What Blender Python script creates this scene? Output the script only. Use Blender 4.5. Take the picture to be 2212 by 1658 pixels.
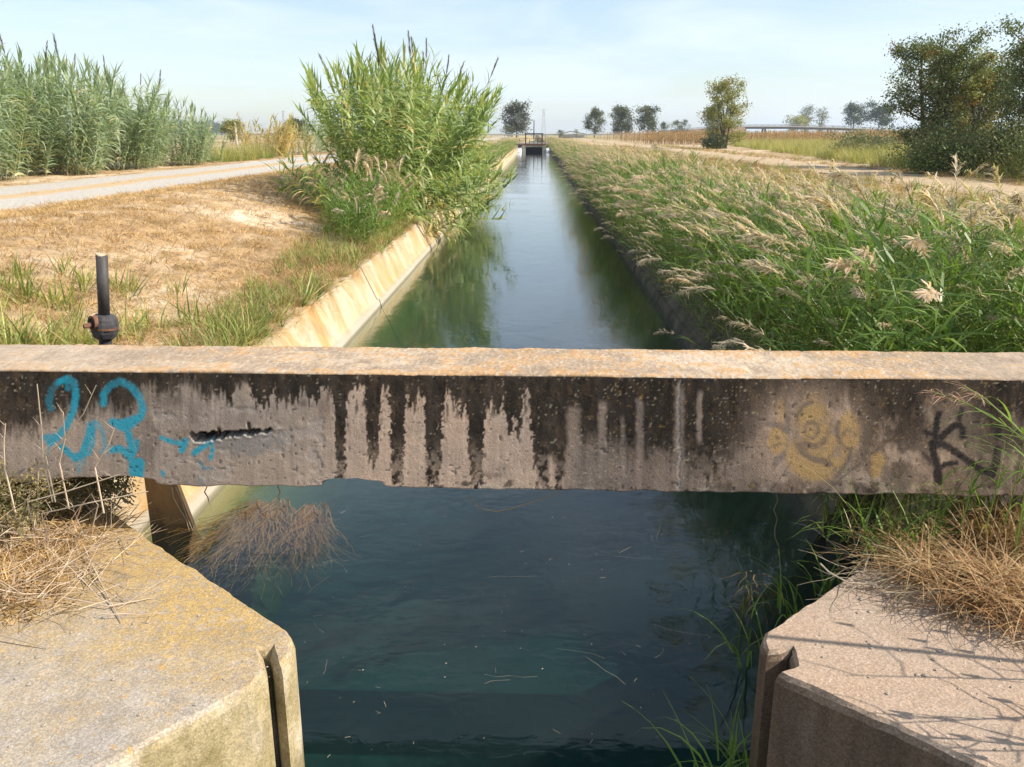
import bpy, math, random
import numpy as np
from mathutils import Vector, Matrix, Euler
from mathutils.geometry import tessellate_polygon

R = math.radians
for o in list(bpy.data.objects):
    bpy.data.objects.remove(o, do_unlink=True)
scene = bpy.context.scene
COL = scene.collection

# ------------------------------------------------------------------ camera
# world: water surface z = 0, canal runs along +Y, X to the right, metres
FPX, CX, CY = 1850.0, 1106.0, 829.0          # focal length in pixels of a 2212 px wide picture
PITCH, YAW, CAMZ = R(16.3), R(1.5), 2.7
cam_d = bpy.data.cameras.new('camera')
cam_d.sensor_width = 36.0
cam_d.lens = FPX / 2212.0 * 36.0
cam_d.clip_start, cam_d.clip_end = 0.05, 9000
cam = bpy.data.objects.new('camera', cam_d)
cam.location = (0, 0, CAMZ)
cam.rotation_euler = (R(90) - PITCH, 0, YAW)
COL.objects.link(cam)
scene.camera = cam

# ------------------------------------------------------------------ sky, sun, exposure
SUN_EL, SUN_AZ = R(39), R(99)                # azimuth clockwise from +Y
world = bpy.data.worlds.new('World'); scene.world = world
world.use_nodes = True
wn = world.node_tree; wn.nodes.clear()
w_out = wn.nodes.new('ShaderNodeOutputWorld'); w_bg = wn.nodes.new('ShaderNodeBackground')
w_sky = wn.nodes.new('ShaderNodeTexSky'); w_sky.sky_type = 'NISHITA'; w_sky.sun_disc = False
w_sky.sun_elevation = SUN_EL; w_sky.sun_rotation = SUN_AZ
w_sky.air_density = 1.0; w_sky.dust_density = 0.6; w_sky.ozone_density = 1.6
w_tc = wn.nodes.new('ShaderNodeTexCoord'); w_map = wn.nodes.new('ShaderNodeMapping')
w_map.inputs['Scale'].default_value = (1.6, 1.6, 9.0)
w_map.inputs['Rotation'].default_value = (R(8), R(12), 0)
w_no = wn.nodes.new('ShaderNodeTexNoise'); w_no.inputs['Scale'].default_value = 2.1
w_no.inputs['Detail'].default_value = 7; w_no.inputs['Roughness'].default_value = 0.55; w_no.inputs['Distortion'].default_value = 0.6
w_rp = wn.nodes.new('ShaderNodeMapRange'); w_rp.inputs[1].default_value = 0.40; w_rp.inputs[2].default_value = 0.66
w_rp.inputs[3].default_value = 0.25; w_rp.inputs[4].default_value = 0.85
w_mx = wn.nodes.new('ShaderNodeMix'); w_mx.data_type = 'RGBA'
w_mx.inputs[7].default_value = (5.4, 6.15, 6.95, 1)
wn.links.new(w_tc.outputs['Generated'], w_map.inputs[0]); wn.links.new(w_map.outputs[0], w_no.inputs['Vector'])
wn.links.new(w_no.outputs['Fac'], w_rp.inputs[0]); wn.links.new(w_rp.outputs[0], w_mx.inputs[0])
wn.links.new(w_sky.outputs[0], w_mx.inputs[6]); wn.links.new(w_mx.outputs[2], w_bg.inputs[0])
w_bg.inputs[1].default_value = 0.103
wn.links.new(w_bg.outputs[0], w_out.inputs[0])

sun_d = bpy.data.lights.new('sun', 'SUN'); sun_d.energy = 4.6; sun_d.angle = R(0.53); sun_d.color = (1.0, 0.93, 0.82)
sun = bpy.data.objects.new('sun', sun_d); COL.objects.link(sun)
SUN_DIR = Vector((math.sin(SUN_AZ) * math.cos(SUN_EL), math.cos(SUN_AZ) * math.cos(SUN_EL), math.sin(SUN_EL)))
sun.rotation_euler = (-SUN_DIR).to_track_quat('-Z', 'Y').to_euler(); sun.location = (30, 0, 30)

vs = scene.view_settings
scene.display_settings.display_device = 'sRGB'
vs.view_transform = 'Standard'; vs.look = 'None'; vs.gamma = 1.0; vs.use_curve_mapping = False
vs.exposure = 0.75
scene.cycles.max_bounces = 6; scene.cycles.transparent_max_bounces = 12; scene.cycles.volume_bounces = 0
scene.cycles.diffuse_bounces = 3; scene.cycles.glossy_bounces = 3; scene.cycles.transmission_bounces = 4
scene.cycles.use_denoising = True
scene.cycles.sample_clamp_indirect = 6.0

# ------------------------------------------------------------------ numeric helpers
def _basis():
    F = np.array([-math.sin(YAW) * math.cos(PITCH), math.cos(YAW) * math.cos(PITCH), -math.sin(PITCH)])
    Rt = np.array([math.cos(YAW), math.sin(YAW), 0.0])
    return F, Rt, np.cross(Rt, F)
BF, BR, BU = _basis()
def ray(px, py):
    return BF + BR * (px - CX) / FPX - BU * (py - CY) / FPX
def at_z(px, py, z):
    d = ray(px, py); t = (z - CAMZ) / d[2]
    return Vector((d[0] * t, d[1] * t, z))
def at_y(px, py, y):
    d = ray(px, py); t = y / d[1]
    return Vector((d[0] * t, y, CAMZ + d[2] * t))
def project(P):
    P = np.asarray(P, float) - np.array([0, 0, CAMZ])
    dz = P @ BF
    return CX + FPX * (P @ BR) / dz, CY - FPX * (P @ BU) / dz, dz

def _hash(ix, iy, seed):
    h = (ix.astype(np.int64) * 374761393 + iy.astype(np.int64) * 668265263 + seed * 974711) & 0xffffffff
    h = ((h ^ (h >> 13)) * 1274126177) & 0xffffffff
    return ((h ^ (h >> 16)) & 0xffff) / 65535.0
def vnoise(x, y, seed=0):
    x = np.asarray(x, float); y = np.asarray(y, float)
    ix, iy = np.floor(x), np.floor(y); fx, fy = x - ix, y - iy
    fx = fx * fx * (3 - 2 * fx); fy = fy * fy * (3 - 2 * fy)
    a = _hash(ix, iy, seed); b = _hash(ix + 1, iy, seed); c = _hash(ix, iy + 1, seed); d = _hash(ix + 1, iy + 1, seed)
    return (a * (1 - fx) + b * fx) * (1 - fy) + (c * (1 - fx) + d * fx) * fy
def fbm(x, y, seed=0, oct=4):
    s = 0; amp = 0.5; tot = 0
    for k in range(oct):
        s = s + amp * vnoise(np.asarray(x) * 2 ** k, np.asarray(y) * 2 ** k, seed + k * 17); tot += amp; amp *= 0.5
    return s / tot
def sstep(a, b, x):
    t = np.clip((np.asarray(x, float) - a) / (b - a), 0, 1)
    return t * t * (3 - 2 * t)

# ------------------------------------------------------------------ mesh helpers
class MB:
    """collects tubes, strips and boxes into one mesh"""
    def __init__(s): s.v = []; s.f = []; s.t = []
    def add(s, verts, faces, tint=(0.5, 0.5, 0.0)):
        o = len(s.v); s.v += [tuple(p) for p in verts]; s.f += [tuple(i + o for i in f) for f in faces]
        if isinstance(tint, list): s.t += tint
        else: s.t += [tint] * len(verts)
    def box(s, c, d, rz=0.0, tint=(0.5, 0.5, 0)):
        x, y, z = d[0] / 2, d[1] / 2, d[2] / 2; ca, sa = math.cos(rz), math.sin(rz)
        vs_ = []
        for sz in (-z, z):
            for sx, sy in ((-x, -y), (x, -y), (x, y), (-x, y)):
                vs_.append((c[0] + sx * ca - sy * sa, c[1] + sx * sa + sy * ca, c[2] + sz))
        s.add(vs_, [(3, 2, 1, 0), (4, 5, 6, 7), (0, 1, 5, 4), (1, 2, 6, 5), (2, 3, 7, 6), (3, 0, 4, 7)], tint)
    def tube(s, pts, rad, n=6, tint=(0.5, 0.5, 0), cap=True):
        pts = [Vector(p) for p in pts]; k = len(pts)
        if not hasattr(rad, '__len__'): rad = [rad] * k
        vs_ = []; fs = []
        for i, p in enumerate(pts):
            d = (pts[min(i + 1, k - 1)] - pts[max(i - 1, 0)])
            d = d.normalized() if d.length > 1e-9 else Vector((0, 0, 1))
            a = Vector((0, 0, 1)) if abs(d.z) < 0.9 else Vector((1, 0, 0))
            u = d.cross(a).normalized(); w = d.cross(u)
            for j in range(n):
                an = 2 * math.pi * j / n
                vs_.append(p + (u * math.cos(an) + w * math.sin(an)) * rad[i])
        for i in range(k - 1):
            for j in range(n):
                fs.append((i * n + j, i * n + (j + 1) % n, (i + 1) * n + (j + 1) % n, (i + 1) * n + j))
        if cap:
            fs.append(tuple(range(n))[::-1]); fs.append(tuple((k - 1) * n + j for j in range(n)))
        s.add(vs_, fs, tint)
    def strip(s, pts, wid, side, rnd=0.5, dry=0.0, fold=0.0):
        vs_ = []; tt = []; k = len(pts)
        side = Vector(side)
        for i, p in enumerate(pts):
            p = Vector(p); w = wid[i] / 2
            vs_.append(p - side * w); vs_.append(p + side * w)
            g = i / (k - 1); tt += [(rnd, g, dry)] * 2
        s.add(vs_, [(2 * i, 2 * i + 1, 2 * i + 3, 2 * i + 2) for i in range(k - 1)], tt)
    def blade(s, base, az, pitch0, pitch1, L, w, segs=4, rnd=0.5, dry=0.0, twist=0.0, wshape=None):
        """a leaf blade that leaves base at pitch0 and droops to pitch1"""
        p = Vector(base); pts = [p.copy()]; dl = L / segs
        for i in range(segs):
            t = (i + 0.5) / segs; pt = pitch0 + (pitch1 - pitch0) * t
            p = p + Vector((math.cos(az) * math.cos(pt), math.sin(az) * math.cos(pt), math.sin(pt))) * dl
            pts.append(p.copy())
        if wshape is None:
            wid = [w * (0.55 + 0.45 * math.sin(math.pi * min(1, i / segs * 1.6 + 0.1))) * (1 - (i / segs) ** 2.2) + 0.0008 for i in range(segs + 1)]
        else: wid = [w * x for x in wshape]
        sd = Vector((-math.sin(az), math.cos(az), math.tan(twist) if twist else 0.0)).normalized()
        s.strip(pts, wid, sd, rnd, dry)
    def mesh(s, name, mats=None, smooth=False):
        me = bpy.data.meshes.new(name); me.from_pydata(s.v, [], s.f)
        at = me.attributes.new('tint', 'FLOAT_COLOR', 'POINT')
        arr = np.ones((len(s.v), 4), np.float32); arr[:, :3] = np.array(s.t, np.float32).reshape(-1, 3) if s.t else 0
        at.data.foreach_set('color', arr.ravel())
        for m in (mats or []): me.materials.append(m)
        if smooth: me.shade_smooth()
        return me
    def obj(s, name, m, parent=None, loc=None, smooth=False):
        return link(name, s.mesh(name, [m] if m else [], smooth), parent, loc)

def link(name, me, parent=None, loc=None, rot=None, scl=None):
    o = bpy.data.objects.new(name, me); COL.objects.link(o)
    if parent is not None: o.parent = parent
    if loc is not None: o.location = loc
    if rot is not None: o.rotation_euler = rot
    if scl is not None: o.scale = scl if hasattr(scl, '__len__') else (scl,) * 3
    return o
def tag(o, label, cat, group=None, kind=None):
    o['label'] = label; o['category'] = cat
    if group: o['group'] = group
    if kind: o['kind'] = kind
    return o
def thing(name, label, cat, loc=(0, 0, 0), rz=0.0, group=None):
    o = bpy.data.objects.new(name, None); COL.objects.link(o); o.location = loc; o.rotation_euler = (0, 0, rz)
    o.empty_display_size = 0.1
    return tag(o, label, cat, group)
def np_mesh(name, V, F, mats=None, smooth=False, attrs=None):
    """V (n,3), F (m,4) quads or (m,3)"""
    V = np.asarray(V, np.float32); F = np.asarray(F, np.int32); k = F.shape[1]
    me = bpy.data.meshes.new(name)
    me.vertices.add(len(V)); me.vertices.foreach_set('co', V.ravel())
    me.loops.add(F.size); me.loops.foreach_set('vertex_index', F.ravel())
    me.polygons.add(len(F)); me.polygons.foreach_set('loop_start', np.arange(0, F.size, k, dtype=np.int32))
    try: me.polygons.foreach_set('loop_total', np.full(len(F), k, np.int32))
    except Exception: pass
    me.update(calc_edges=True)
    for nm, arr in (attrs or {}).items():
        at = me.attributes.new(nm, 'FLOAT_COLOR', 'POINT'); a4 = np.ones((len(V), 4), np.float32); a4[:, :3] = arr
        at.data.foreach_set('color', a4.ravel())
    for m in (mats or []): me.materials.append(m)
    if smooth: me.shade_smooth()
    me.validate()
    return me
def grid_faces(nx, ny, wrap_y=False):
    i, j = np.meshgrid(np.arange(nx - 1), np.arange(ny if wrap_y else ny - 1), indexing='ij')
    j2 = (j + 1) % ny
    return np.stack([i * ny + j, (i + 1) * ny + j, (i + 1) * ny + j2, i * ny + j2], -1).reshape(-1, 4)

# geometry-node scatter, only used for uncountable ground cover and reed masses
_variants_n = [0]
def scatter(name, variants, P, rot, scl, idx, label, cat):
    _variants_n[0] += 1
    vc = bpy.data.collections.new('variants_%d' % _variants_n[0])
    for k, me in enumerate(variants):
        vc.objects.link(bpy.data.objects.new('variant_%02d' % k, me))
    P = np.asarray(P, np.float32); n = len(P)
    me = bpy.data.meshes.new(name); me.vertices.add(n); me.vertices.foreach_set('co', P.ravel())
    a = me.attributes.new('rot', 'FLOAT_VECTOR', 'POINT'); a.data.foreach_set('vector', np.asarray(rot, np.float32).ravel())
    a = me.attributes.new('scl', 'FLOAT_VECTOR', 'POINT')
    scl = np.asarray(scl, np.float32)
    if scl.ndim == 1: scl = np.repeat(scl[:, None], 3, 1)
    a.data.foreach_set('vector', scl.ravel())
    a = me.attributes.new('vi', 'INT', 'POINT'); a.data.foreach_set('value', np.asarray(idx, np.int32))
    o = link(name, me)
    g = bpy.data.node_groups.new('scatter_' + name, 'GeometryNodeTree')
    g.interface.new_socket('Geometry', in_out='INPUT', socket_type='NodeSocketGeometry')
    g.interface.new_socket('Geometry', in_out='OUTPUT', socket_type='NodeSocketGeometry')
    gi = g.nodes.new('NodeGroupInput'); go = g.nodes.new('NodeGroupOutput')
    ip = g.nodes.new('GeometryNodeInstanceOnPoints'); ci = g.nodes.new('GeometryNodeCollectionInfo')
    ci.inputs['Collection'].default_value = vc; ci.inputs['Separate Children'].default_value = True
    ci.inputs['Reset Children'].default_value = True
    def na(nm, dt):
        q = g.nodes.new('GeometryNodeInputNamedAttribute'); q.data_type = dt; q.inputs['Name'].default_value = nm
        return [s for s in q.outputs if s.enabled and s.name == 'Attribute'][0]
    g.links.new(gi.outputs[0], ip.inputs['Points']); g.links.new(ci.outputs[0], ip.inputs['Instance'])
    ip.inputs['Pick Instance'].default_value = True
    g.links.new(na('vi', 'INT'), ip.inputs['Instance Index'])
    g.links.new(na('rot', 'FLOAT_VECTOR'), ip.inputs['Rotation'])
    g.links.new(na('scl', 'FLOAT_VECTOR'), ip.inputs['Scale'])
    g.links.new(ip.outputs[0], go.inputs[0])
    md = o.modifiers.new('scatter', 'NODES'); md.node_group = g
    if label: tag(o, label, cat)
    o['kind'] = 'stuff'
    return o

# ------------------------------------------------------------------ material helpers
class NM:
    def __init__(s, name):
        s.m = bpy.data.materials.new(name); s.m.use_nodes = True; s.t = s.m.node_tree; s.t.nodes.clear()
        s.out = s.t.nodes.new('ShaderNodeOutputMaterial')
    def n(s, typ, ins=None, **props):
        q = s.t.nodes.new('ShaderNode' + typ)
        for k, v in props.items(): setattr(q, k, v)
        for k, v in (ins or {}).items(): s.set(q.inputs[k], v)
        return q
    def set(s, sock, v):
        if isinstance(v, bpy.types.NodeSocket): s.t.links.new(v, sock)
        elif isinstance(v, (tuple, list)) and len(v) == 3 and sock.type == 'RGBA': sock.default_value = (*v, 1)
        else: sock.default_value = v
    def mix(s, fac, a, b, blend='MIX'):
        q = s.n('Mix', data_type='RGBA', blend_type=blend)
        s.set(q.inputs[0], fac); s.set(q.inputs[6], a); s.set(q.inputs[7], b); return q.outputs[2]
    def noise(s, scale, detail=4, rough=0.55, vec=None, dist=0.0):
        q = s.n('TexNoise', {'Scale': scale, 'Detail': detail, 'Roughness': rough, 'Distortion': dist})
        if vec is not None: s.set(q.inputs['Vector'], vec)
        return q.outputs['Fac']
    def rng(s, v, a, b, c=0.0, d=1.0):
        q = s.n('MapRange', {0: v, 1: a, 2: b, 3: c, 4: d}, clamp=True); return q.outputs[0]
    def math(s, op, a, b=0.0):
        q = s.n('Math', operation=op); s.set(q.inputs[0], a); s.set(q.inputs[1], b); return q.outputs[0]
    def pos(s): return s.n('NewGeometry').outputs['Position']
    def objco(s): return s.n('TexCoord').outputs['Object']
    def mapped(s, vec, scale=(1, 1, 1), rot=(0, 0, 0)):
        q = s.n('Mapping', {'Vector': vec, 'Scale': scale, 'Rotation': rot}); return q.outputs[0]
    def sep(s, v): return s.n('SeparateXYZ', {0: v}).outputs
    def bump(s, h, strength=0.4, dist=0.01):
        return s.n('Bump', {'Height': h, 'Strength': strength, 'Distance': dist}).outputs[0]
    def principled(s, col, rough=0.8, normal=None, spec=0.3, metal=0.0):
        p = s.n('BsdfPrincipled', {'Base Color': col, 'Roughness': rough, 'Specular IOR Level': spec, 'Metallic': metal})
        if normal is not None: s.set(p.inputs['Normal'], normal)
        return p.outputs[0]
    def done(s, sh):
        s.t.links.new(sh, s.out.inputs['Surface']); return s.m

def leaf_mat(name, c1, c2, dry=(0.42, 0.30, 0.14), tip=None, transl=0.35, rough=0.45, var=0.35, spec=0.35):
    m = NM(name)
    at = m.n('Attribute', attribute_name='tint'); r, g, b = m.n('SeparateColor', {0: at.outputs['Color']}).outputs[:3]
    orand = m.n('ObjectInfo').outputs['Random']
    col = m.mix(r, c1, c2)
    if tip is not None: col = m.mix(m.rng(g, 0.55, 1.0, 0, 0.7), col, tip)
    col = m.mix(b, col, dry)
    col = m.mix(1.0, col, m.n('CombineColor', {0: m.rng(orand, 0, 1, 1 - var, 1 + var), 1: m.rng(orand, 0, 1, 1 - var * 0.8, 1 + var * 0.8), 2: m.rng(orand, 0, 1, 1 - var * 0.8, 1 + var * 0.8)}).outputs[0], 'MULTIPLY')
    p = m.principled(col, rough, spec=spec)
    tr = m.n('BsdfTranslucent', {'Color': m.mix(1.0, col, (1.15, 1.25, 0.7), 'MULTIPLY')}).outputs[0]
    mx = m.n('MixShader', {0: transl}); m.set(mx.inputs[1], p); m.set(mx.inputs[2], tr)
    return m.done(mx.outputs[0])

def flat_mat(name, col, rough=0.7, metal=0.0, noise=0.25, scale=6.0, bump=0.2, spec=0.3):
    m = NM(name); co = m.objco()
    n = m.noise(scale, 6, 0.6, co); dark = tuple(c * (1 - noise) for c in col); lite = tuple(min(1, c * (1 + noise)) for c in col)
    c = m.mix(m.rng(n, 0.3, 0.7), dark, lite)
    return m.done(m.principled(c, rough, m.bump(n, bump, 0.01), spec, metal))

# ================================================================== the setting: ground, road, path, bed, water, lining
BANK = 1.3
GX = np.array([-3000, -14.6, -9.3, -8.6, -7.7, -6.8, -6.0, -5.2, -4.4, -3.6, -2.90, -2.80, 2.40, 2.50, 3.6, 4.7, 5.2, 5.8, 6.5, 9.5, 3000.0])
GZ = np.array([BANK, BANK, BANK, 1.40, 1.44, 1.34, 1.12, 0.88, 0.73, 0.66, 0.64, -1.7, -1.7, 0.60, 0.70, 0.80, 0.98, 1.24, 1.31, BANK, BANK])
def gz(x, y):
    x = np.asarray(x, float); y = np.asarray(y, float)
    z = np.interp(x, GX, GZ)
    amp = 0.09 * sstep(3.2, 5.0, np.abs(x)) * (1 - sstep(8.6, 9.4, np.abs(x)) * (1 - sstep(14.6, 17, np.abs(x))))
    z = z + amp * (fbm(x * 0.7, y * 0.35, 3) - 0.5) * 2
    bump_ = 0.015 * (sstep(3.1, 3.4, np.abs(x)) * (1 - sstep(60, 120, y)))
    return z + bump_ * (vnoise(x * 4, y * 4, 8) - 0.5) * 2

def straw_ground_mat():
    m = NM('dry_ground'); p = m.pos(); x, y, z = m.sep(p)
    n1 = m.noise(0.35, 6, 0.6, p); n2 = m.noise(3.0, 8, 0.65, p); n3 = m.noise(22, 6, 0.7, m.mapped(p, (1, 0.35, 1), (0, 0, 0.5)))
    straw = m.mix(m.rng(n3, 0.3, 0.7), (0.30, 0.185, 0.085), (0.60, 0.43, 0.235))
    soil = m.mix(n2, (0.25, 0.165, 0.095), (0.42, 0.30, 0.19))
    c = m.mix(m.rng(n2, 0.42, 0.62), soil, straw)
    c = m.mix(m.rng(n1, 0.50, 0.66), c, (0.68, 0.56, 0.42))
    green = m.mix(n2, (0.16, 0.17, 0.055), (0.30, 0.27, 0.11))
    far = m.rng(y, 60, 260)
    c = m.mix(m.math('MULTIPLY', m.rng(m.noise(0.03, 4, 0.6, p), 0.42, 0.58), far), c, green)
    return m.done(m.principled(c, 0.95, m.bump(m.math('ADD', n2, n3), 0.6, 0.03), 0.1))
M_ground = straw_ground_mat()
xs = np.unique(np.concatenate([np.linspace(-17, -2.95, 110), GX, np.linspace(2.55, 18, 110), np.array([-1500, -700, -350, -180, -90, -50, -32, -22, 22, 32, 50, 90, 180, 350, 700, 1500])]))
ys = np.unique(np.concatenate([np.array([-60, -20, -5, 0]), np.linspace(2, 60, 230), np.linspace(60, 160, 60), np.array([200, 260, 340, 450, 600, 900, 1400, 2200, 3200])]))
X_, Y_ = np.meshgrid(xs, ys, indexing='ij')
V = np.stack([X_, Y_, gz(X_, Y_)], -1).reshape(-1, 3)
ground = link('ground', np_mesh('ground', V, grid_faces(len(xs), len(ys)), [M_ground], True))
tag(ground, 'dry straw coloured ground of banks and fields along the canal', 'ground', kind='structure')

def gravel_mat():
    m = NM('gravel'); p = m.pos(); x, y, z = m.sep(p)
    n1 = m.noise(0.5, 5, 0.6, p); n2 = m.noise(9, 8, 0.7, p); v = m.n('TexVoronoi', {'Scale': 26.0}); m.set(v.inputs['Vector'], p)
    c = m.mix(m.rng(n2, 0.3, 0.7), (0.34, 0.31, 0.27), (0.56, 0.51, 0.45))
    c = m.mix(m.rng(v.outputs['Distance'], 0.0, 0.35, 0.5, 0.0), c, (0.30, 0.27, 0.24))
    # dry grass strip between the two wheel tracks
    wob = m.math('ADD', x, m.math('MULTIPLY', m.math('SUBTRACT', n1, 0.5), 1.6))
    strip = m.rng(m.math('ABSOLUTE', m.math('ADD', wob, 11.9)), 0.22, 0.62, 1.0, 0.0)
    c = m.mix(m.math('MULTIPLY', strip, m.rng(n2, 0.34, 0.52)), c, (0.50, 0.34, 0.17))
    edge = m.rng(m.math('ABSOLUTE', m.math('ADD', wob, 11.9)), 2.0, 2.5)
    c = m.mix(m.math('MULTIPLY', edge, m.rng(n2, 0.38, 0.55)), c, (0.48, 0.33, 0.18))
    return m.done(m.principled(c, 0.95, m.bump(n2, 0.7, 0.03), 0.1))
def dirt_mat():
    m = NM('trodden_straw'); p = m.pos()
    n1 = m.noise(0.6, 5, 0.6, p); n2 = m.noise(7, 8, 0.7, m.mapped(p, (1, 0.4, 1)))
    c = m.mix(m.rng(n2, 0.3, 0.7), (0.31, 0.22, 0.125), (0.50, 0.385, 0.25))
    c = m.mix(m.rng(n1, 0.48, 0.62), c, (0.48, 0.36, 0.25))
    return m.done(m.principled(c, 0.95, m.bump(n2, 0.6, 0.03), 0.1))
def ribbon(name, x0, x1, y0, y1, mat, label, cat, seed, dz=0.012, wob=0.25):
    ny = 260; nx = 9
    t = np.linspace(0, 1, ny); yy = y0 + (y1 - y0) * t ** 1.6
    a = x0 + (fbm(yy * 0.5, 0 * yy, seed) - 0.5) * 2 * wob; b = x1 + (fbm(yy * 0.5, 0 * yy + 9, seed + 3) - 0.5) * 2 * wob
    s = np.linspace(0, 1, nx)
    X = a[None, :] * (1 - s[:, None]) + b[None, :] * s[:, None]; Yv = np.repeat(yy[None, :], nx, 0)
    Z = gz(X, Yv) + dz
    ruts = -0.02 * (np.exp(-((s - 0.28) / 0.1) ** 2) + np.exp(-((s - 0.74) / 0.1) ** 2)) * np.sin(np.pi * s) + 0.02 * np.sin(np.pi * s)
    Z += np.maximum(ruts, 0)[:, None]
    o = link(name, np_mesh(name, np.stack([X, Yv, Z], -1).reshape(-1, 3), grid_faces(nx, ny), [mat], True))
    return tag(o, label, cat, kind='structure')
ribbon('gravel_road', -14.3, -9.5, 8, 420, gravel_mat(), 'pale gravel track with two wheel ruts on the left bank', 'road', 5)
ribbon('dirt_path', 10.3, 13.5, 5, 420, dirt_mat(), 'trodden straw coloured path on the right bank', 'path', 31)

# ---- canal bed and water
def bed_mat():
    m = NM('canal_bed'); p = m.pos(); n = m.noise(1.3, 6, 0.6, p)
    c = m.mix(m.rng(n, 0.35, 0.65), (0.10, 0.125, 0.108), (0.165, 0.195, 0.17))
    return m.done(m.principled(c, 0.9, spec=0.1))
b = MB(); b.add([(-3.2, -20, -0.95), (2.9, -20, -0.95), (2.9, 420, -0.95), (-3.2, 420, -0.95)], [(0, 1, 2, 3)])
bed = b.obj('canal_bed', bed_mat()); tag(bed, 'murky green canal bed under the water', 'canal bed', kind='structure')

def water_mat():
    m = NM('water'); p = m.pos()
    n1 = m.noise(2.2, 3, 0.5, m.mapped(p, (1.0, 0.75, 1), (0, 0, 0.4)), 0.6)
    n2 = m.noise(9.0, 3, 0.55, m.mapped(p, (0.6, 1.2, 1), (0, 0, -0.3)), 0.8)
    n3 = m.noise(0.5, 2, 0.5, p)
    h = m.math('ADD', n1, m.math('MULTIPLY', n2, m.rng(n3, 0.35, 0.65, 0.1, 0.55)))
    bp = m.bump(h, 0.10, 0.05)
    dt = m.n('VectorMath', operation='DOT_PRODUCT'); m.set(dt.inputs[0], bp); m.set(dt.inputs[1], m.n('NewGeometry').outputs['Incoming'])
    fr = m.math('ADD', 0.02, m.math('MULTIPLY', 0.98, m.math('POWER', m.math('SUBTRACT', 1.0, m.math('MINIMUM', m.math('ABSOLUTE', dt.outputs['Value']), 1.0)), 4.6)))
    gl = m.n('BsdfGlossy', {'Color': (1, 1, 1, 1), 'Roughness': 0.03, 'Normal': bp}).outputs[0]
    tr = m.n('BsdfTransparent', {'Color': (0.97, 0.985, 0.985, 1)}).outputs[0]
    mx = m.n('MixShader', {0: fr}); m.set(mx.inputs[1], tr); m.set(mx.inputs[2], gl)
    va = m.n('VolumeAbsorption', {'Color': (0.36, 0.61, 0.61, 1), 'Density': 1.8}).outputs[0]
    vsc = m.n('VolumeScatter', {'Color': (0.60, 0.85, 0.85, 1), 'Density': 0.085, 'Anisotropy': 0.2}).outputs[0]
    ad = m.n('AddShader'); m.set(ad.inputs[0], va); m.set(ad.inputs[1], vsc)
    m.t.links.new(ad.outputs[0], m.out.inputs['Volume'])
    return m.done(mx.outputs[0])
b = MB(); b.box((-0.15, 60, -0.75), (5.5, 152, 1.5))
water = b.obj('water', water_mat()); tag(water, 'dark blue green slow canal water', 'water', kind='structure')

# ---- concrete materials
def lining_mat():
    m = NM('lining_concrete'); p = m.pos(); x, y, z = m.sep(p)
    n1 = m.noise(1.2, 6, 0.6, p); n2 = m.noise(30, 6, 0.7, p)
    st = m.noise(1.0, 7, 0.7, m.mapped(p, (1.0, 1.1, 0.4)), .9); st2 = m.noise(1.0, 6, 0.65, m.mapped(p, (1.5, 5.0, 0.6)), .6)
    c = m.mix(n1, (0.38, 0.30, 0.20), (0.55, 0.46, 0.335))
    c = m.mix(m.math('MULTIPLY', m.rng(st, 0.44, 0.60), 0.8), c, (0.42, 0.235, 0.065))
    c = m.mix(m.math('MULTIPLY', m.rng(st2, 0.55, 0.72), 0.45), c, (0.40, 0.33, 0.22))
    bl = m.noise(2.1, 7, 0.7, p); c = m.mix(m.math('MULTIPLY', m.rng(bl, 0.52, 0.68), 0.6), c, (0.20, 0.155, 0.10)); c = m.mix(m.rng(n2, .62, .7, 0, .6), c, (.2, .17, .12))
    c = m.mix(m.rng(z, 0.09, 0.14, 0.85, 0.0), c, m.mix(bl, (0.30, 0.27, 0.22), (0.46, 0.42, 0.35)))
    c = m.mix(m.rng(z, 0.015, 0.05, 0.8, 0.0), c, (0.13, 0.12, 0.075))
    alg = m.mix(n1, (0.10, 0.09, 0.025), (0.24, 0.195, 0.075))
    c = m.mix(m.rng(z, -0.03, 0.01, 1.0, 0.0), c, alg)
    return m.done(m.principled(c, 0.9, m.bump(m.math('ADD', n1, m.math('MULTIPLY', n2, 0.5)), 0.4, 0.012), 0.15))
M_lining = lining_mat()
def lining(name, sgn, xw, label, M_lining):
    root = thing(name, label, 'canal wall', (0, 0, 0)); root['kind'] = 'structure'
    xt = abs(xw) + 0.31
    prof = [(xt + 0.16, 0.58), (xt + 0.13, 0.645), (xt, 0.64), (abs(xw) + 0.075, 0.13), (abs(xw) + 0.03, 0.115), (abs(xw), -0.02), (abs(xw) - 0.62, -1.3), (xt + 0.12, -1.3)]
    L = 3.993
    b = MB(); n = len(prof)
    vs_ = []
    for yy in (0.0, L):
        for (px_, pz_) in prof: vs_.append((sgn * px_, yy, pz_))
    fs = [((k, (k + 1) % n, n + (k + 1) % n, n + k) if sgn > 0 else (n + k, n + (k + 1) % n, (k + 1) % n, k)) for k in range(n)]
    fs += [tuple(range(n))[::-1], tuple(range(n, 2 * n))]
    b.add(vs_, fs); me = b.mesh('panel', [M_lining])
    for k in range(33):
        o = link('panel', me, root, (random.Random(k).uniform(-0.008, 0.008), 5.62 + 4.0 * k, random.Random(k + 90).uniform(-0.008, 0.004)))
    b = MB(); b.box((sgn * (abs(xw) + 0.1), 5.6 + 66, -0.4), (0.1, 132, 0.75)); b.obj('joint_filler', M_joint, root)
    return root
M_joint = flat_mat('joint_filler', (0.16, 0.14, 0.11), 0.95)
lining('left_canal_wall', -1, -2.47, 'sunlit cream sloping concrete canal wall on the left with rusty streaks', M_lining)
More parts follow.
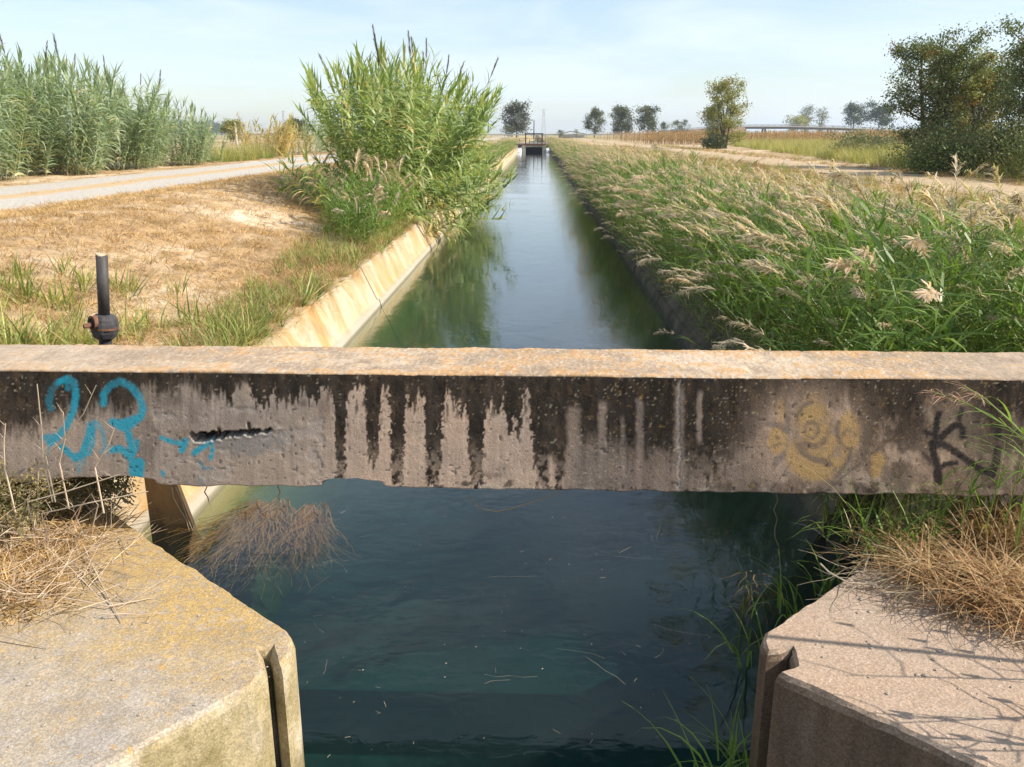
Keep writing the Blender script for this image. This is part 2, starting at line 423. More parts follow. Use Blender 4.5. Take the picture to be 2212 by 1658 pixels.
lining('right_canal_wall', 1, 2.05, 'shaded sloping concrete canal wall under the right hand reeds', flat_mat('shade_darkened_concrete', (0.085, 0.075, 0.055), .95, 0, .6, 2.2, .6))  # shade under the reeds put into the base colour, darker than the left wall

# ---- abutments (throat of the old sluice)
def abut_mat(name, ochre):
    m = NM(name); p = m.pos(); x, y, z = m.sep(p)
    up = m.sep(m.n('NewGeometry').outputs['Normal'])[2]
    n1 = m.noise(1.3, 6, 0.62, p); n2 = m.noise(7, 8, 0.65, p); n3 = m.noise(70, 4, 0.7, p); n4 = m.noise(26, 5, 0.7, p)
    c = m.mix(m.rng(n2, 0.3, 0.7), (0.285, 0.248, 0.212), (0.43, 0.38, 0.33))
    if ochre:
        oc = m.mix(m.rng(n4, 0.3, 0.7), (0.34, 0.20, 0.05), (0.50, 0.345, 0.13))
        # lichen is thickest along the canal edge and to the back
        e = m.math('ADD', m.math('MULTIPLY', y, 0.42), m.math('MULTIPLY', n1, 1.5))
        f = m.math('MULTIPLY', m.rng(e, 1.62, 2.15), m.rng(n4, 0.36, 0.5, 0.35, 1.0))
        c = m.mix(m.math('MULTIPLY', f, 0.85), c, oc)
        c = m.mix(m.math('MULTIPLY', m.rng(n4, 0.6, 0.66), 0.7), c, (0.52, 0.29, 0.06))
        side = m.rng(up, 0.2, 0.7, 1.0, 0.0)
        sc = m.mix(m.rng(n2, 0.35, 0.65), (0.25, 0.20, 0.095), (0.43, 0.345, 0.20))
        sc = m.mix(m.rng(m.noise(2.0, 5, 0.6, m.mapped(p, (1, 1, 0.6))), 0.52, 0.62), sc, (0.52, 0.44, 0.32))
        c = m.mix(side, c, sc)
    else:
        c = m.mix(m.rng(n1, 0.3, 0.7, 0.45, 0.85), c, (0.40, 0.27, 0.18))
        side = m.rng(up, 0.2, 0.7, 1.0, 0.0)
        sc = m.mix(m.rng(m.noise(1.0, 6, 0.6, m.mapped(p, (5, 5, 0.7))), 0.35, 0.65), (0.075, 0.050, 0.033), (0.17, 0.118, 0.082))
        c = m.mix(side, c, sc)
    c = m.mix(m.math('MULTIPLY', m.rng(n3, 0.60, 0.68, 0, .8), m.rng(up, .2, .7, .12, 1.0)), c, (0.62, 0.57, 0.50))
    c = m.mix(m.math('MULTIPLY', m.rng(n3, 0.38, 0.30), 0.6), c, (0.16, 0.13, 0.10))
    vo = m.n('TexVoronoi', {'Scale': 150.0}); m.set(vo.inputs['Vector'], p); vv = m.sep(vo.outputs['Color'])[0]
    c = m.mix(1.0, c, m.mix(vv, (.74, .74, .74), (1.16, 1.16, 1.16)), 'MULTIPLY')
    dk = m.noise(2.7, 7, .7, p, .5); c = m.mix(m.math('MULTIPLY', m.rng(dk, .54, .70), .5), c, (.17, .14, .11))
    c = m.mix(m.rng(z, 0.05, 0.30, 0.75, 0.0), c, (0.12, 0.10, 0.055))
    h = m.math('ADD', m.math('MULTIPLY', n2, 0.35), m.math('ADD', m.math('MULTIPLY', n3, 0.5), m.math('MULTIPLY', n4, 0.5)))
    return m.done(m.principled(c, 0.93, m.bump(h, 0.7, 0.012), 0.12))

def prism(name, poly, z0, z1, mat, parent=None, bevel=0.02, rough=0.006, seed=1, step=0.028):
    """upright prism over a plan polygon with a ragged, bevelled rim and a finely meshed top rim"""
    pts = []
    n = len(poly)
    for k in range(n):
        a = Vector(poly[k]); c = Vector(poly[(k + 1) % n]); L = (c - a).length; m_ = max(1, int(L / step)) if L < 8 else 1
        for i in range(m_): pts.append(a + (c - a) * i / m_)
    P = np.array([(p.x, p.y) for p in pts]); N = len(P)
    area = 0.5 * np.sum(P[:, 0] * np.roll(P[:, 1], -1) - np.roll(P[:, 0], -1) * P[:, 1])
    if area < 0: P = P[::-1].copy()
    tn = np.roll(P, -1, 0) - np.roll(P, 1, 0); nn = np.stack([tn[:, 1], -tn[:, 0]], 1); nn /= np.linalg.norm(nn, axis=1)[:, None] + 1e-9
    jag = (fbm(P[:, 0] * 14, P[:, 1] * 14, seed) - 0.5) * 2 * rough * 2
    zr = z1 - np.abs(fbm(P[:, 0] * 9 + 4, P[:, 1] * 9, seed + 4) - 0.5) * rough * 3
    rings = [(P + nn * bevel, np.full(N, z0)), (P + nn * (bevel + jag * 0.3)[:, None], zr - bevel * 1.7), (P + nn * (0.6 * bevel + jag * .5)[:, None], zr - bevel * 0.5), (P + nn * (jag * .5)[:, None], np.full(N, z1))]
    V = np.concatenate([np.concatenate([q[0], q[1][:, None]], 1) for q in rings])
    F = []
    for r in range(3):
        for k in range(N):
            k2 = (k + 1) % N
            F.append((r * N + k, r * N + k2, (r + 1) * N + k2, (r + 1) * N + k))
    for t3 in tessellate_polygon([[Vector((a_, b_, 0)) for a_, b_ in rings[3][0]]]):
        a_, b_, c_ = (rings[3][0][q] for q in t3)
        up = (b_[0] - a_[0]) * (c_[1] - a_[1]) - (b_[1] - a_[1]) * (c_[0] - a_[0])
        F.append(tuple(3 * N + q for q in (t3 if up > 0 else t3[::-1])))
    me = bpy.data.meshes.new(name); me.from_pydata(V.tolist(), [], F); me.materials.append(mat); me.validate()
    return link(name, me, parent)

ZP = 0.70
def pz(px, py): q = at_z(px, py, ZP); return (q.x, q.y)
lp = [pz(175, 1108), pz(255, 1120), pz(319, 1167), pz(470, 1265), pz(612, 1360), pz(622, 1382), pz(612, 1412)]
nose = Vector(lp[-1]); gl_ = pz(596, 1420); gr_ = pz(566, 1425); g0 = pz(550, 1486)
# plan: wing from the back, nose, slot for the stop logs, flared front
left_poly = [(-3.4, 5.58), (-3.4, -3.0), (-3.2, 0.2), pz(540, 1478), pz(563, 1448), pz(553, 1398), pz(592, 1392), pz(604, 1434), pz(622, 1408),
             lp[5], lp[4], lp[2], lp[1], (-2.8, 4.75), (-2.8, 5.58)]
M_abL = abut_mat('lichen_concrete', True); M_abR = abut_mat('pink_grey_concrete', False)
abL = thing('concrete_abutment', 'lichen yellow concrete abutment with a slot, lower left of the picture', 'abutment')
prism('pier', left_poly, -1.6, ZP, M_abL, abL, 0.024, 0.011, 3)
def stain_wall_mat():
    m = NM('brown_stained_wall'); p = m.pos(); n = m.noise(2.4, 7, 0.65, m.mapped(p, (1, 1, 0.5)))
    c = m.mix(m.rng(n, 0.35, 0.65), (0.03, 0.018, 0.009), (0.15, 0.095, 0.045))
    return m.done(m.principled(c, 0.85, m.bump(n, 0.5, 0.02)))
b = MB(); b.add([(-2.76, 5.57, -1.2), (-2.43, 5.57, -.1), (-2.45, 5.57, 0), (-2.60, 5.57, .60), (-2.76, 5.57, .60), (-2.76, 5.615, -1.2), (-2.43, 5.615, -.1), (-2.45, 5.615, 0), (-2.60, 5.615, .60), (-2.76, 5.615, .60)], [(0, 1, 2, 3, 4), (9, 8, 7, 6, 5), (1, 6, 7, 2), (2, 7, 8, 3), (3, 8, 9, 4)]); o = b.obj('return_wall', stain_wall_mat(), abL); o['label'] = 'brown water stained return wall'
b = MB(); b.box((-2.865, 5.14, -0.35), (0.22, 0.86, 2.06)); o = b.obj('side_wall', M_lining, abL); o['label'] = 'sunlit cream side wall of the recess'

rz_ = [pz(1905, 1205), pz(1880, 1220), pz(1760, 1300), pz(1662, 1366), pz(1655, 1384), pz(1662, 1404), pz(1714, 1396), pz(1730, 1440), pz(1688, 1452), pz(1722, 1466), pz(2130, 1652)]
right_poly = [(3.2, 5.4), (2.3, 4.55)] + rz_[1:] + [(2.6, 0.9), (3.2, -3.0)]
right_poly = [(3.2, 5.4), (2.15, 4.5)] + rz_[1:] + [(3.2, 0.75), (3.4, -3.0)]
abR = thing('concrete_abutment', 'pinkish concrete abutment with plant shadows, lower right of the picture', 'abutment')
prism('pier', right_poly, -1.6, ZP, M_abR, abR, 0.022, 0.012, 9)

# ================================================================== the concrete beam across the canal
def seg_dist(px, py, pts):
    d = np.full(px.shape, 1e9)
    for (ax, ay), (bx, by) in zip(pts[:-1], pts[1:]):
        vx, vy = bx - ax, by - ay; L2 = vx * vx + vy * vy + 1e-9
        t = np.clip(((px - ax) * vx + (py - ay) * vy) / L2, 0, 1)
        d = np.minimum(d, np.hypot(px - ax - t * vx, py - ay - t * vy))
    return d
def beam():
    BX0, BX1, BY0, BY1, BZ0, BZ1 = -4.6, 4.6, 4.0, 4.52, 0.972, 1.578
    xx = np.unique(np.round(np.concatenate([np.arange(-4.6, -2.75, 0.05), np.arange(-2.75, 2.85, 0.0062), np.arange(2.85, 4.61, 0.05)]), 4))
    r = 0.012
    sec = []                                       # (y, z, kind) kind 0 front 1 top 2 rest
    for z in np.linspace(BZ0, BZ1 - r, 96): sec.append((BY0, z, 0))
    for a in (0.35, 0.75, 1.15): sec.append((BY0 + r * (1 - math.cos(a)), BZ1 - r + r * math.sin(a), 1))
    for y in np.linspace(BY0 + r, BY1 - r, 44): sec.append((y, BZ1, 1))
    for a in (1.1, 0.55): sec.append((BY1 - r * (1 - math.cos(a)), BZ1 - r + r * math.sin(a), 1))
    for z in np.linspace(BZ1 - r, BZ0, 8): sec.append((BY1, z, 2))
    for y in np.linspace(BY1 - 0.06, BY0 + 0.06, 6): sec.append((y, BZ0, 2))
    sec = np.array(sec); M = len(sec); N = len(xx)
    X = np.repeat(xx[:, None], M, 1); Y = np.repeat(sec[None, :, 0], N, 0); Z = np.repeat(sec[None, :, 1], N, 0); K = np.repeat(sec[None, :, 2], N, 0)
    a = R(0.35); Xr = X * math.cos(a) + (Y - 4.2) * math.sin(a); Yr = 4.2 - X * math.sin(a) * 1.0 + (Y - 4.2) * math.cos(a)
    px, py, _ = project(np.stack([Xr, Yr, Z], -1)); front = K == 0; top = K == 1
    W = 2212.0
    # ---------- albedo of the front face
    n_f = fbm(X * 3, Z * 3, 2, 5); n_m = fbm(X * 14, Z * 14, 5, 4); n_s = fbm(X * 60, Z * 60, 9, 3)
    clean = np.stack([0.60 + 0 * X, 0.43 + 0 * X, 0.315 + 0 * X], -1)
    grey = np.array([0.37, 0.30, 0.25])
    t = sstep(0.35, 0.7, n_f)[..., None]; alb = clean * (1 - 0.5 * t) + grey * 0.5 * t
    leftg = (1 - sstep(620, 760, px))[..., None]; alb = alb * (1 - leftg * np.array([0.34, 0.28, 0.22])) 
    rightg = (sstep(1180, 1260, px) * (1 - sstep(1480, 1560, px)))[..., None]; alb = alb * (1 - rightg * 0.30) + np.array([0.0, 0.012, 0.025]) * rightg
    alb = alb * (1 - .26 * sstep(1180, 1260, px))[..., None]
    alb = alb * ((0.80 + 0.32 * n_m) * (0.78 + 0.40 * fbm(px / 5.0, py / 110.0, 39, 3)))[..., None]
    cp = [(-400, 940), (0, 930), (60, 935), (100, 905), (150, 880), (175, 915), (200, 885), (235, 880), (270, 905), (305, 850), (330, 838), (345, 858), (400, 835), (425, 840), (445, 862), (480, 850), (500, 872), (510, 835), (540, 835), (546, 870), (580, 872), (588, 842), (600, 872), (625, 868), (640, 862), (655, 848), (670, 868), (690, 860), (697, 838), (712, 842), (722, 875), (726, 1050), (744, 1052), (749, 850), (757, 832), (765, 850), (769, 862), (778, 838), (789, 846), (796, 995), (806, 1005), (818, 985), (824, 850), (833, 838), (841, 850), (847, 1055), (870, 1058), (875, 880), (880, 846), (887, 885), (897, 880), (904, 842), (914, 860), (922, 1050), (950, 1058), (958, 880), (966, 846), (975, 868), (984, 880), (990, 862), (998, 905), (1005, 870), (1010, 900), (1016, 1058), (1040, 1055), (1050, 890), (1060, 868), (1068, 892), (1078, 900), (1084, 866), (1092, 900), (1104, 950), (1112, 900), (1120, 940), (1128, 900), (1131, 848), (1137, 836), (1143, 850), (1151, 960), (1160, 1058), (1180, 1062), (1187, 1000), (1197, 1000), (1205, 1060), (1214, 1062), (1224, 980), (1300, 960), (1400, 1000), (1480, 1010), (1535, 1058), (1570, 1030), (1600, 990), (1640, 960), (1660, 900), (1700, 870), (1760, 856), (1830, 868), (1850, 930), (1862, 1015), (1880, 1000), (1895, 950), (1920, 930), (1960, 935), (1990, 900), (2005, 870), (2020, 880), (2050, 900), (2085, 980), (2100, 990), (2112, 930), (2140, 960), (2165, 940), (2190, 900), (2212, 930), (2700, 930)]
    cpx, cpy = zip(*cp)
    wob = (fbm(px / 6.0, py / 9.0, 40, 4) - 0.5) * 17
    T = np.interp(px + wob, cpx, cpy) + (fbm(px / 4.5, py / 22.0, 41, 4) - 0.5) * 60
    soft = 5 + 22 * (1 - sstep(420, 520, px)) + 40 * sstep(1195, 1260, px)
    st = sstep(-1, 1, (T - py) / soft)
    st *= 1 - .6 * sstep(930, 1050, py) * sstep(.40, .56, fbm(px / 8.0, py / 11.0, 42, 4))
    st = np.maximum(st, .9 * sstep(.60, .66, fbm(px / 7.0, py / 26.0, 43, 4)) * (1 - sstep(850, 960, py)) * sstep(690, 720, px))
    st = np.maximum(st, 0.72 * sstep(0.56, 0.72, fbm(px / 38.0, py / 46.0, 44, 4)) * sstep(1500, 1560, px))
    st = np.maximum(st, 0.8 * sstep(0.55, 0.68, fbm(px / 22.0, py / 18.0, 45, 4)) * sstep(1005, 1050, py) * sstep(880, 960, px))
    st = np.maximum(st, 0.35 * sstep(0.5, 0.7, fbm(px / 60.0, py / 90.0, 46, 4)) * (1 - sstep(470, 560, px)))
    for (hx, hy, rx, ry, s) in ((253, 870, 26, 30, 0.75), (380, 865, 16, 15, 0.5), (300, 868, 14, 12, .4), (700, 880, 20, 30, .5), (655, 872, 8, 8, .6)):
        st = np.maximum(st, s * np.exp(-(((px - hx) / rx) ** 2 + ((py - hy) / ry) ** 2)))
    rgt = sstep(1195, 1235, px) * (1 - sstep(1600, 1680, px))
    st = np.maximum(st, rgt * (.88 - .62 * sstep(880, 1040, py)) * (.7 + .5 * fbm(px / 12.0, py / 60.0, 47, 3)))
    for (sx, sw, s0, s1, so_) in ((1240, 15, 880, 1100, .75), (1300, 9, 868, 1100, .85), (1345, 5, 900, 1100, .5), (1381, 8, 862, 1100, .8), (1466, 11, 818, 1100, .8), (1511, 6, 846, 955, .9), (1190, 6, 985, 1035, .8), (1270, 20, 960, 1100, .5), (1425, 16, 970, 1100, .5)):
        st *= 1 - so_ * np.exp(-((px - sx + (fbm(py / 12.0, 0 * py, int(sx), 2) - .5) * 7) / sw) ** 4) * sstep(s0 - 8, s0 + 8, py) * (1 - sstep(s1 - 10, s1 + 10, py))
    st = np.maximum(st, .95 * (1 - sstep(-8, 8, py - 826 - (px / 2212 - .2) * 16 + (fbm(px / 18.0, 0 * px, 49, 3) - .5) * 26)) * np.where(px < 480, .75, 1))
    rr2 = sstep(1500, 1600, px); st = np.maximum(st, rr2 * (.92 - .42 * sstep(920, 1030, py)) * sstep(.28, .52, fbm(px / 30.0, py / 45.0, 52, 4)))
    # stain is thinner where it has partly washed away
    st *= 0.88 + 0.16 * fbm(px / 16.0, py / 40.0, 48, 3)
    for (hx, hy, rx, ry, s) in ((1755, 935, 120, 105, 0.75), (1680, 960, 70, 80, 0.35), (2060, 935, 60, 90, 0.45), (1650, 1000, 90, 45, .35), (528, 852, 9, 24, .9)):
        st *= 1 - s * np.exp(-np.maximum(0, ((px - hx) / rx) ** 2 + ((py - hy) / ry) ** 2) ** 1.6)
    st = np.clip(st, 0, 1)[..., None]
    dark = np.array([0.024, 0.019, 0.015]) + np.array([0.030, 0.017, 0.007]) * sstep(0.55, 0.75, fbm(px / 10.0, py / 30.0, 50, 3))[..., None]
    alb = alb * (1 - st) + dark * st
    # lichen crumbs
    sp = sstep(0.84, 0.92, vnoise(X * 105, Z * 105, 60)) * sstep(0.35, 0.6, n_m)
    alb = alb * (1 - 0.55 * sp[..., None]) + np.array([0.50, 0.42, 0.30]) * 0.55 * sp[..., None]
    so = 0.7 * sstep(0.88, 0.95, vnoise(X * 85, Z * 85, 61)) * sstep(1150, 1300, px)
    alb = alb * (1 - 0.6 * so[..., None]) + np.array([0.42, 0.25, 0.06]) * 0.6 * so[..., None]
    # ---------- paint
    def lay(alb, mask, col, op=0.95):
        mk = (np.clip(mask, 0, 1) * op)[..., None]; return alb * (1 - mk) + np.array(col) * mk
    rag = (fbm(px / 4.5, py / 4.5, 70, 3) - 0.5) * 2
    def strokes(lst, ox, oy, k):
        mk = np.zeros(px.shape)
        for pts, w, op in lst:
            q = [(ox + x_ * k, oy + y_ * k) for x_, y_ in pts]; hw = w * k / 2 * (1.18 if ox < 100 else 1.4) + .4
            x0 = min(p[0] for p in q) - hw - 6; x1 = max(p[0] for p in q) + hw + 6
            sel = (px > x0) & (px < x1) & front
            if not sel.any(): continue
            d = seg_dist(px[sel], py[sel], q)
            v = sstep(1.6, -1.6, d - hw + rag[sel] * 1.3) if False else 1 - sstep(-3.4, 2.6, d - hw + rag[sel] * 2.6)
            mk[sel] = np.maximum(mk[sel], v * op)
        return mk
    blue = [([(240, 460), (225, 380), (250, 270), (330, 190)], 60, .45), ([(330, 190), (420, 155), (480, 190), (502, 330), (475, 490), (410, 630), (330, 740), (235, 815)], 62, .95),
            ([(395, 170), (420, 260)], 45, .7), ([(355, 850), (430, 920), (500, 970)], 55, .95), ([(500, 970), (570, 930), (625, 790), (660, 660)], 74, .95), ([(680, 600), (690, 790), (640, 930)], 30, .9),
            ([(630, 620), (720, 610), (780, 700), (800, 860), (765, 905)], 38, .6), ([(785, 410), (785, 310), (855, 225), (950, 180)], 62, .85), ([(950, 180), (1060, 230), (1150, 330), (1188, 450), (1170, 540), (1060, 585), (960, 610), (875, 600)], 62, .92),
            ([(900, 605), (980, 655), (1060, 625), (1150, 555)], 74, .97), ([(1030, 690), (1060, 800), (1080, 930)], 58, .95), ([(1130, 800), (1120, 880), (1070, 960)], 42, .9), ([(880, 885), (960, 872), (1030, 925), (1080, 1000)], 64, .95),
            ([(1120, 1040), (1125, 1150)], 125, .97), ([(1150, 1020), (1150, 1120)], 90, .97), ([(1385, 765), (1500, 803), (1625, 830)], 38, .97), ([(1625, 800), (1590, 890)], 56, .97), ([(1715, 920), (1800, 855), (1895, 790)], 52, .97),
            ([(1895, 790), (1908, 880), (1885, 970)], 34, .97), ([(1390, 1115), (1408, 1142)], 32, .9), ([(1780, 1010), (1810, 1075), (1885, 1080)], 22, .8), ([(540, 980), (537, 1110)], 12, .8), ([(508, 980), (506, 1070)], 9, .7), ([(570, 980), (572, 1060)], 10, .7),
            ([(602, 970), (604, 1050)], 9, .7), ([(225, 800), (222, 930)], 14, .7), ([(190, 760), (330, 740)], 55, .8), ([(818, 880), (818, 960)], 12, .6), ([(1780, 1170), (1785, 1235)], 18, .5)]
    mb = strokes(blue, 58.2, 785.9, 0.2105) * (1 - .45 * (1 - sstep(815, 880, py)) * sstep(.3, .6, fbm(px / 14, py / 14, 71, 3))) * sstep(0.16, 0.30, n_s * 0.6 + n_m * 0.55)
    alb = lay(alb, mb, (0.018, 0.30, 0.42))
    def ell(cx, cy, rx, ry, sft=0.12):
        q = np.hypot((px - (1571.7 + cx * .158)) / (rx * .158), (py - (814.9 + cy * .158)) / (ry * .158)); return 1 - sstep(1 - sft, 1 + sft, q + rag * 0.05)
    ye = np.maximum.reduce([ell(1170, 640, 250, 300, .3), ell(680, 870, 130, 195), ell(1220, 1080, 420, 340), ell(1650, 770, 150, 290, .25), ell(720, 500, 60, 170, .8) * .7, ell(1170, 350, 120, 180, .9) * .6])
    ye *= front * sstep(0.20, 0.42, n_m) * 0.9 * sstep(260, 520, (py - 814.9) / .158 + 200)
    ye2 = np.maximum(ell(2060, 1140, 100, 110, .3), ell(2030, 1280, 75, 100, .3)) * front
    alb = lay(alb, np.maximum(ye, ye2 * .85), (0.45, 0.285, 0.105), 0.80)
    arc = lambda cx, cy, rx, ry, a0, a1: [(cx + rx * math.cos(R(q)), cy + ry * math.sin(R(q))) for q in np.linspace(a0, a1, 14)]
    lines = [(arc(1170, 650, 225, 300, 150, 265), 42, .75), (arc(1170, 650, 225, 300, -40, 40), 36, .5), (arc(1170, 650, 225, 300, 45, 140), 60, .8), (arc(1150, 730, 90, 110, 170, 380), 46, .75), (arc(1150, 730, 85, 110, 40, 140), 36, .6),
             (arc(1650, 730, 150, 250, 100, 205), 48, .75), (arc(1660, 830, 85, 100, 200, 350), 40, .65), ([(950, 890), (1010, 1020), (1150, 1110), (1300, 1150), (1395, 1195)], 64, .8), ([(960, 870), (1040, 970)], 90, .7), ([(1070, 965), (1210, 940), (1320, 870)], 46, .7),
             ([(1690, 980), (1640, 1150), (1500, 1340)], 40, .85), ([(550, 640), (700, 660), (815, 740)], 60, .6), ([(820, 560), (825, 760)], 44, .55), ([(760, 1060), (655, 1185)], 62, .6), ([(1540, 1000), (1420, 1070)], 30, .6), ([(680, 820), (690, 830)], 34, .8), ([(640, 940), (720, 915)], 26, .7), ([(1390, 1090), (1395, 1180)], 36, .6)]
    ml = strokes(lines, 1571.7, 814.9, 0.158) * sstep(0.22, 0.48, n_m)
    alb = lay(alb, ml, (0.10, 0.085, 0.09), 0.80)
    black = [([(680, 500), (645, 650), (630, 840)], 62, .95), ([(490, 735), (620, 800)], 36, .9), ([(705, 835), (850, 690), (940, 650), (1000, 710), (1005, 810)], 66, .93), ([(1000, 430), (950, 590)], 46, .8), ([(600, 905), (720, 920), (900, 1020), (1050, 1130), (1250, 1270), (1400, 1330)], 76, .88),
             ([(590, 905), (605, 1050), (665, 1220), (672, 1440)], 72, .95), ([(660, 1300), (670, 1420)], 100, .95), ([(480, 1060), (590, 1180), (650, 1300)], 46, .65), ([(685, 1270), (765, 1190), (910, 1178)], 50, .93), ([(1495, 690), (1480, 810)], 70, .8), ([(1485, 1000), (1460, 1180), (1400, 1340)], 84, .85)]
    mk_ = strokes(black, 1920.9, 814.9, 0.158) * sstep(0.1, 0.3, n_s * .5 + n_m * .6)
    alb = lay(alb, mk_, (0.014, 0.014, 0.018), .96)
    # ---------- broken slit, spall patch, rough lower edge
    dY = np.zeros(px.shape); dZ = np.zeros(px.shape)
    slit_top = 936 + (fbm(px / 9, 0 * px, 80, 4) - .5) * 13 - (px - 420) * 0.035
    slit_bot = np.interp(px, [405, 418, 430, 445, 470, 490, 520, 560, 590, 600], [934, 953, 957, 953, 950, 945, 941, 938, 933, 925]) + (fbm(px / 5, 0 * px, 81, 3) - .5) * 11
    sl = front * sstep(-1.5, 0.5, py - slit_top) * sstep(-1.0, 1.0, slit_bot - py) * sstep(408, 418, px) * (1 - sstep(585, 600, px))
    dY += 0.09 * sl; alb = lay(alb, sl, (0.012, 0.010, 0.008), 0.97)
    sp_ = front * (1 - sstep(0.8, 1.0, np.hypot((px - 540) / 74, (py - 950) / 30) + (fbm(px / 16, py / 12, 83, 3) - .5) * 1.5)) * (py > slit_bot - 2)
    alb = lay(alb, sp_, (0.22, 0.205, 0.195), 0.75)
    rim = front * np.exp(-((py - slit_bot - 2) / 3.0) ** 2) * sstep(412, 425, px) * (1 - sstep(600, 615, px)); alb = lay(alb, rim * sstep(.35, .6, fbm(px / 5, py / 5, 86, 2)), (0.46, 0.42, 0.36), 0.6); dY -= 0.003 * rim
    for rx_, ry0, ry1 in ((472, 926, 938), (536, 914, 932)):
        rb = front * np.exp(-((px - rx_ - (py - ry0) * .18) / 2.4) ** 2) * sstep(ry0 - 3, ry0 + 3, py) * (1 - sstep(ry1 - 2, ry1 + 3, py)); alb = lay(alb, rb, (0.02, 0.014, 0.01), 0.95); dY += 0.03 * rb
    pat = front * sstep(0.62, 0.66, fbm(px / 26, py / 18, 84, 3)) * (px > 330) * (px < 700) * (py > 880); alb = lay(alb, pat, (0.36, 0.32, 0.29), .35); dY += 0.0018 * pat
    crack = front * np.exp(-((px - 1467 - (fbm(py / 9, 0 * py, 85, 3) - .5) * 9) / 1.3) ** 2) * (py > 820); alb = lay(alb, crack, (0.60, 0.56, 0.5), .7); dY += .004 * crack
    pits = sstep(0.88, 0.94, vnoise(X * 62, Z * 62, 90)) * front; dY += 0.003 * pits; alb = lay(alb, pits, (0.05, 0.042, 0.035), 0.4 )
    grains = (vnoise(X * 70, Z * 70, 91) - .5); dY += front * (-0.0009) * grains + front * 0.010 * (fbm(X * 1.2, Z * 2, 92, 2) - .5)
    tz = (Z - BZ0) / (BZ1 - BZ0)
    chip = (np.interp(px[:, 0], [-300, 60, 130, 240, 300, 330, 350, 690, 715, 770, 820, 850, 1000, 2600], [0.0, 0.0, .01, .035, .032, .02, 0, 0, .028, .034, .02, 0, 0, 0]) + (fbm(xx * 9, 0 * xx, 95, 4) - .45) * .022)[:, None]
    low = sstep(0.10, 0.0, tz) if False else 1 - sstep(0.0, 0.10, tz)
    dZ += chip * low; ch = front * (1 - sstep(0.0, 0.035, tz)) * sstep(0.01, .02, np.repeat(chip, M, 1)); alb = lay(alb, ch, (0.20, 0.12, 0.06), .8); dY += ch * 0.035
    uprow = front * sstep(0.985, 1.0, tz); dZ += uprow * (fbm(xx * 12, 0 * xx, 96, 4) - .5)[:, None] * .012
    lowcol = front * (1 - sstep(0.0, 0.05, tz)) * sstep(.55, .7, n_m) * (px > 900); alb = lay(alb, lowcol, (0.45, 0.41, 0.33), .5)
    # ---------- the top
    q1 = fbm(X * 1.1, Y * 3, 100, 4); q2 = fbm(X * 9, Y * 9, 101, 4); q3 = fbm(X * 40, Y * 40, 102, 3)
    ta = np.array([0.36, 0.295, 0.235]) * (0.75 + 0.5 * q2)[..., None]
    whit = sstep(.48, .7, q1 * .6 + q2 * .5)[..., None] * .8; ta = ta * (1 - whit) + np.array([0.53, 0.465, 0.39]) * whit
    edge = np.maximum(np.exp(-((Y - BY0) / .10) ** 2), np.exp(-((BY1 - Y) / .07) ** 2))
    lic = sstep(.54, .72, q2 * .55 + q3 * .45 + .10 * edge + .07 * sstep(300, 700, px) * (1 - sstep(1900, 2150, px)))[..., None] * .6
    ta = ta * (1 - lic) + np.array([0.46, 0.265, 0.095]) * lic
    wsp = sstep(.72, .80, vnoise(X * 130, Y * 80, 105))[..., None] * .5; ta = ta * (1 - wsp) + np.array([.62, .57, .51]) * wsp
    dsp = sstep(.80, .88, vnoise(X * 120, Y * 75, 106))[..., None] * .45; ta = ta * (1 - dsp) + np.array([.14, .11, .08]) * dsp
    greyend = np.maximum(1 - sstep(100, 420, px), sstep(1950, 2150, px))[..., None] * .45
    ta = ta * (1 - greyend) + np.array([.34, .29, .25]) * (.7 + .6 * q2)[..., None] * greyend
    ta = ta * np.array([.97, .89, .79])
    alb = np.where(top[..., None], ta, alb)
    dZ += top * ((q2 - .5) * .010 + (vnoise(X * 60, Y * 60, 107) - .5) * .004 + (fbm(X * 2, Y * 1, 108, 3) - .5) * .014 )
    V = np.stack([Xr, Yr + dY, Z + dZ], -1).reshape(-1, 3)
    F = grid_faces(N, M, True)
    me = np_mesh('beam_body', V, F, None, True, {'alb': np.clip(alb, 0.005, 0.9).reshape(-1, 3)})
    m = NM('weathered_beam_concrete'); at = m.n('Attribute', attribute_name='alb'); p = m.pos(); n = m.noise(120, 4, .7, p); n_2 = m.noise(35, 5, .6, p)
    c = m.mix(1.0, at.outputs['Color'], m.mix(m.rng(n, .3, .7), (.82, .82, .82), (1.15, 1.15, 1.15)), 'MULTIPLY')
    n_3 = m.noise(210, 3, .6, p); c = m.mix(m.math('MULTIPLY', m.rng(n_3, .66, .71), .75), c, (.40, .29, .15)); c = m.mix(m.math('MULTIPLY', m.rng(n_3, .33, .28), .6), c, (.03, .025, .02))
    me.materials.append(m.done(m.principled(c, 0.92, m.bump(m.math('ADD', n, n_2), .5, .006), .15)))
    root = thing('concrete_beam', 'long stained concrete beam with graffiti spanning the canal', 'beam', (0, 0, 0))
    link('beam_body', me, root)
    b = MB()
    for sx in (-1, 1): b.box((sx * 4.2, 4.26, 0.5), (1.6, 0.5, 0.93))
    o = b.obj('beam_seat', M_abL, root)
    for rx_, ry0, ry1 in ((470, 926, 946), (534, 922, 942)):
        p0 = at_y(rx_, ry0, 4.03); p1 = at_y(rx_ + 4, ry1, 4.05); b = MB(); b.tube([p0, p1], .006, 6); b.obj('rebar', M_rust, root)
    return root
M_rust = flat_mat('rusty_steel', (0.10, 0.055, 0.03), 0.8, 0.3, 0.5, 30)
beam()

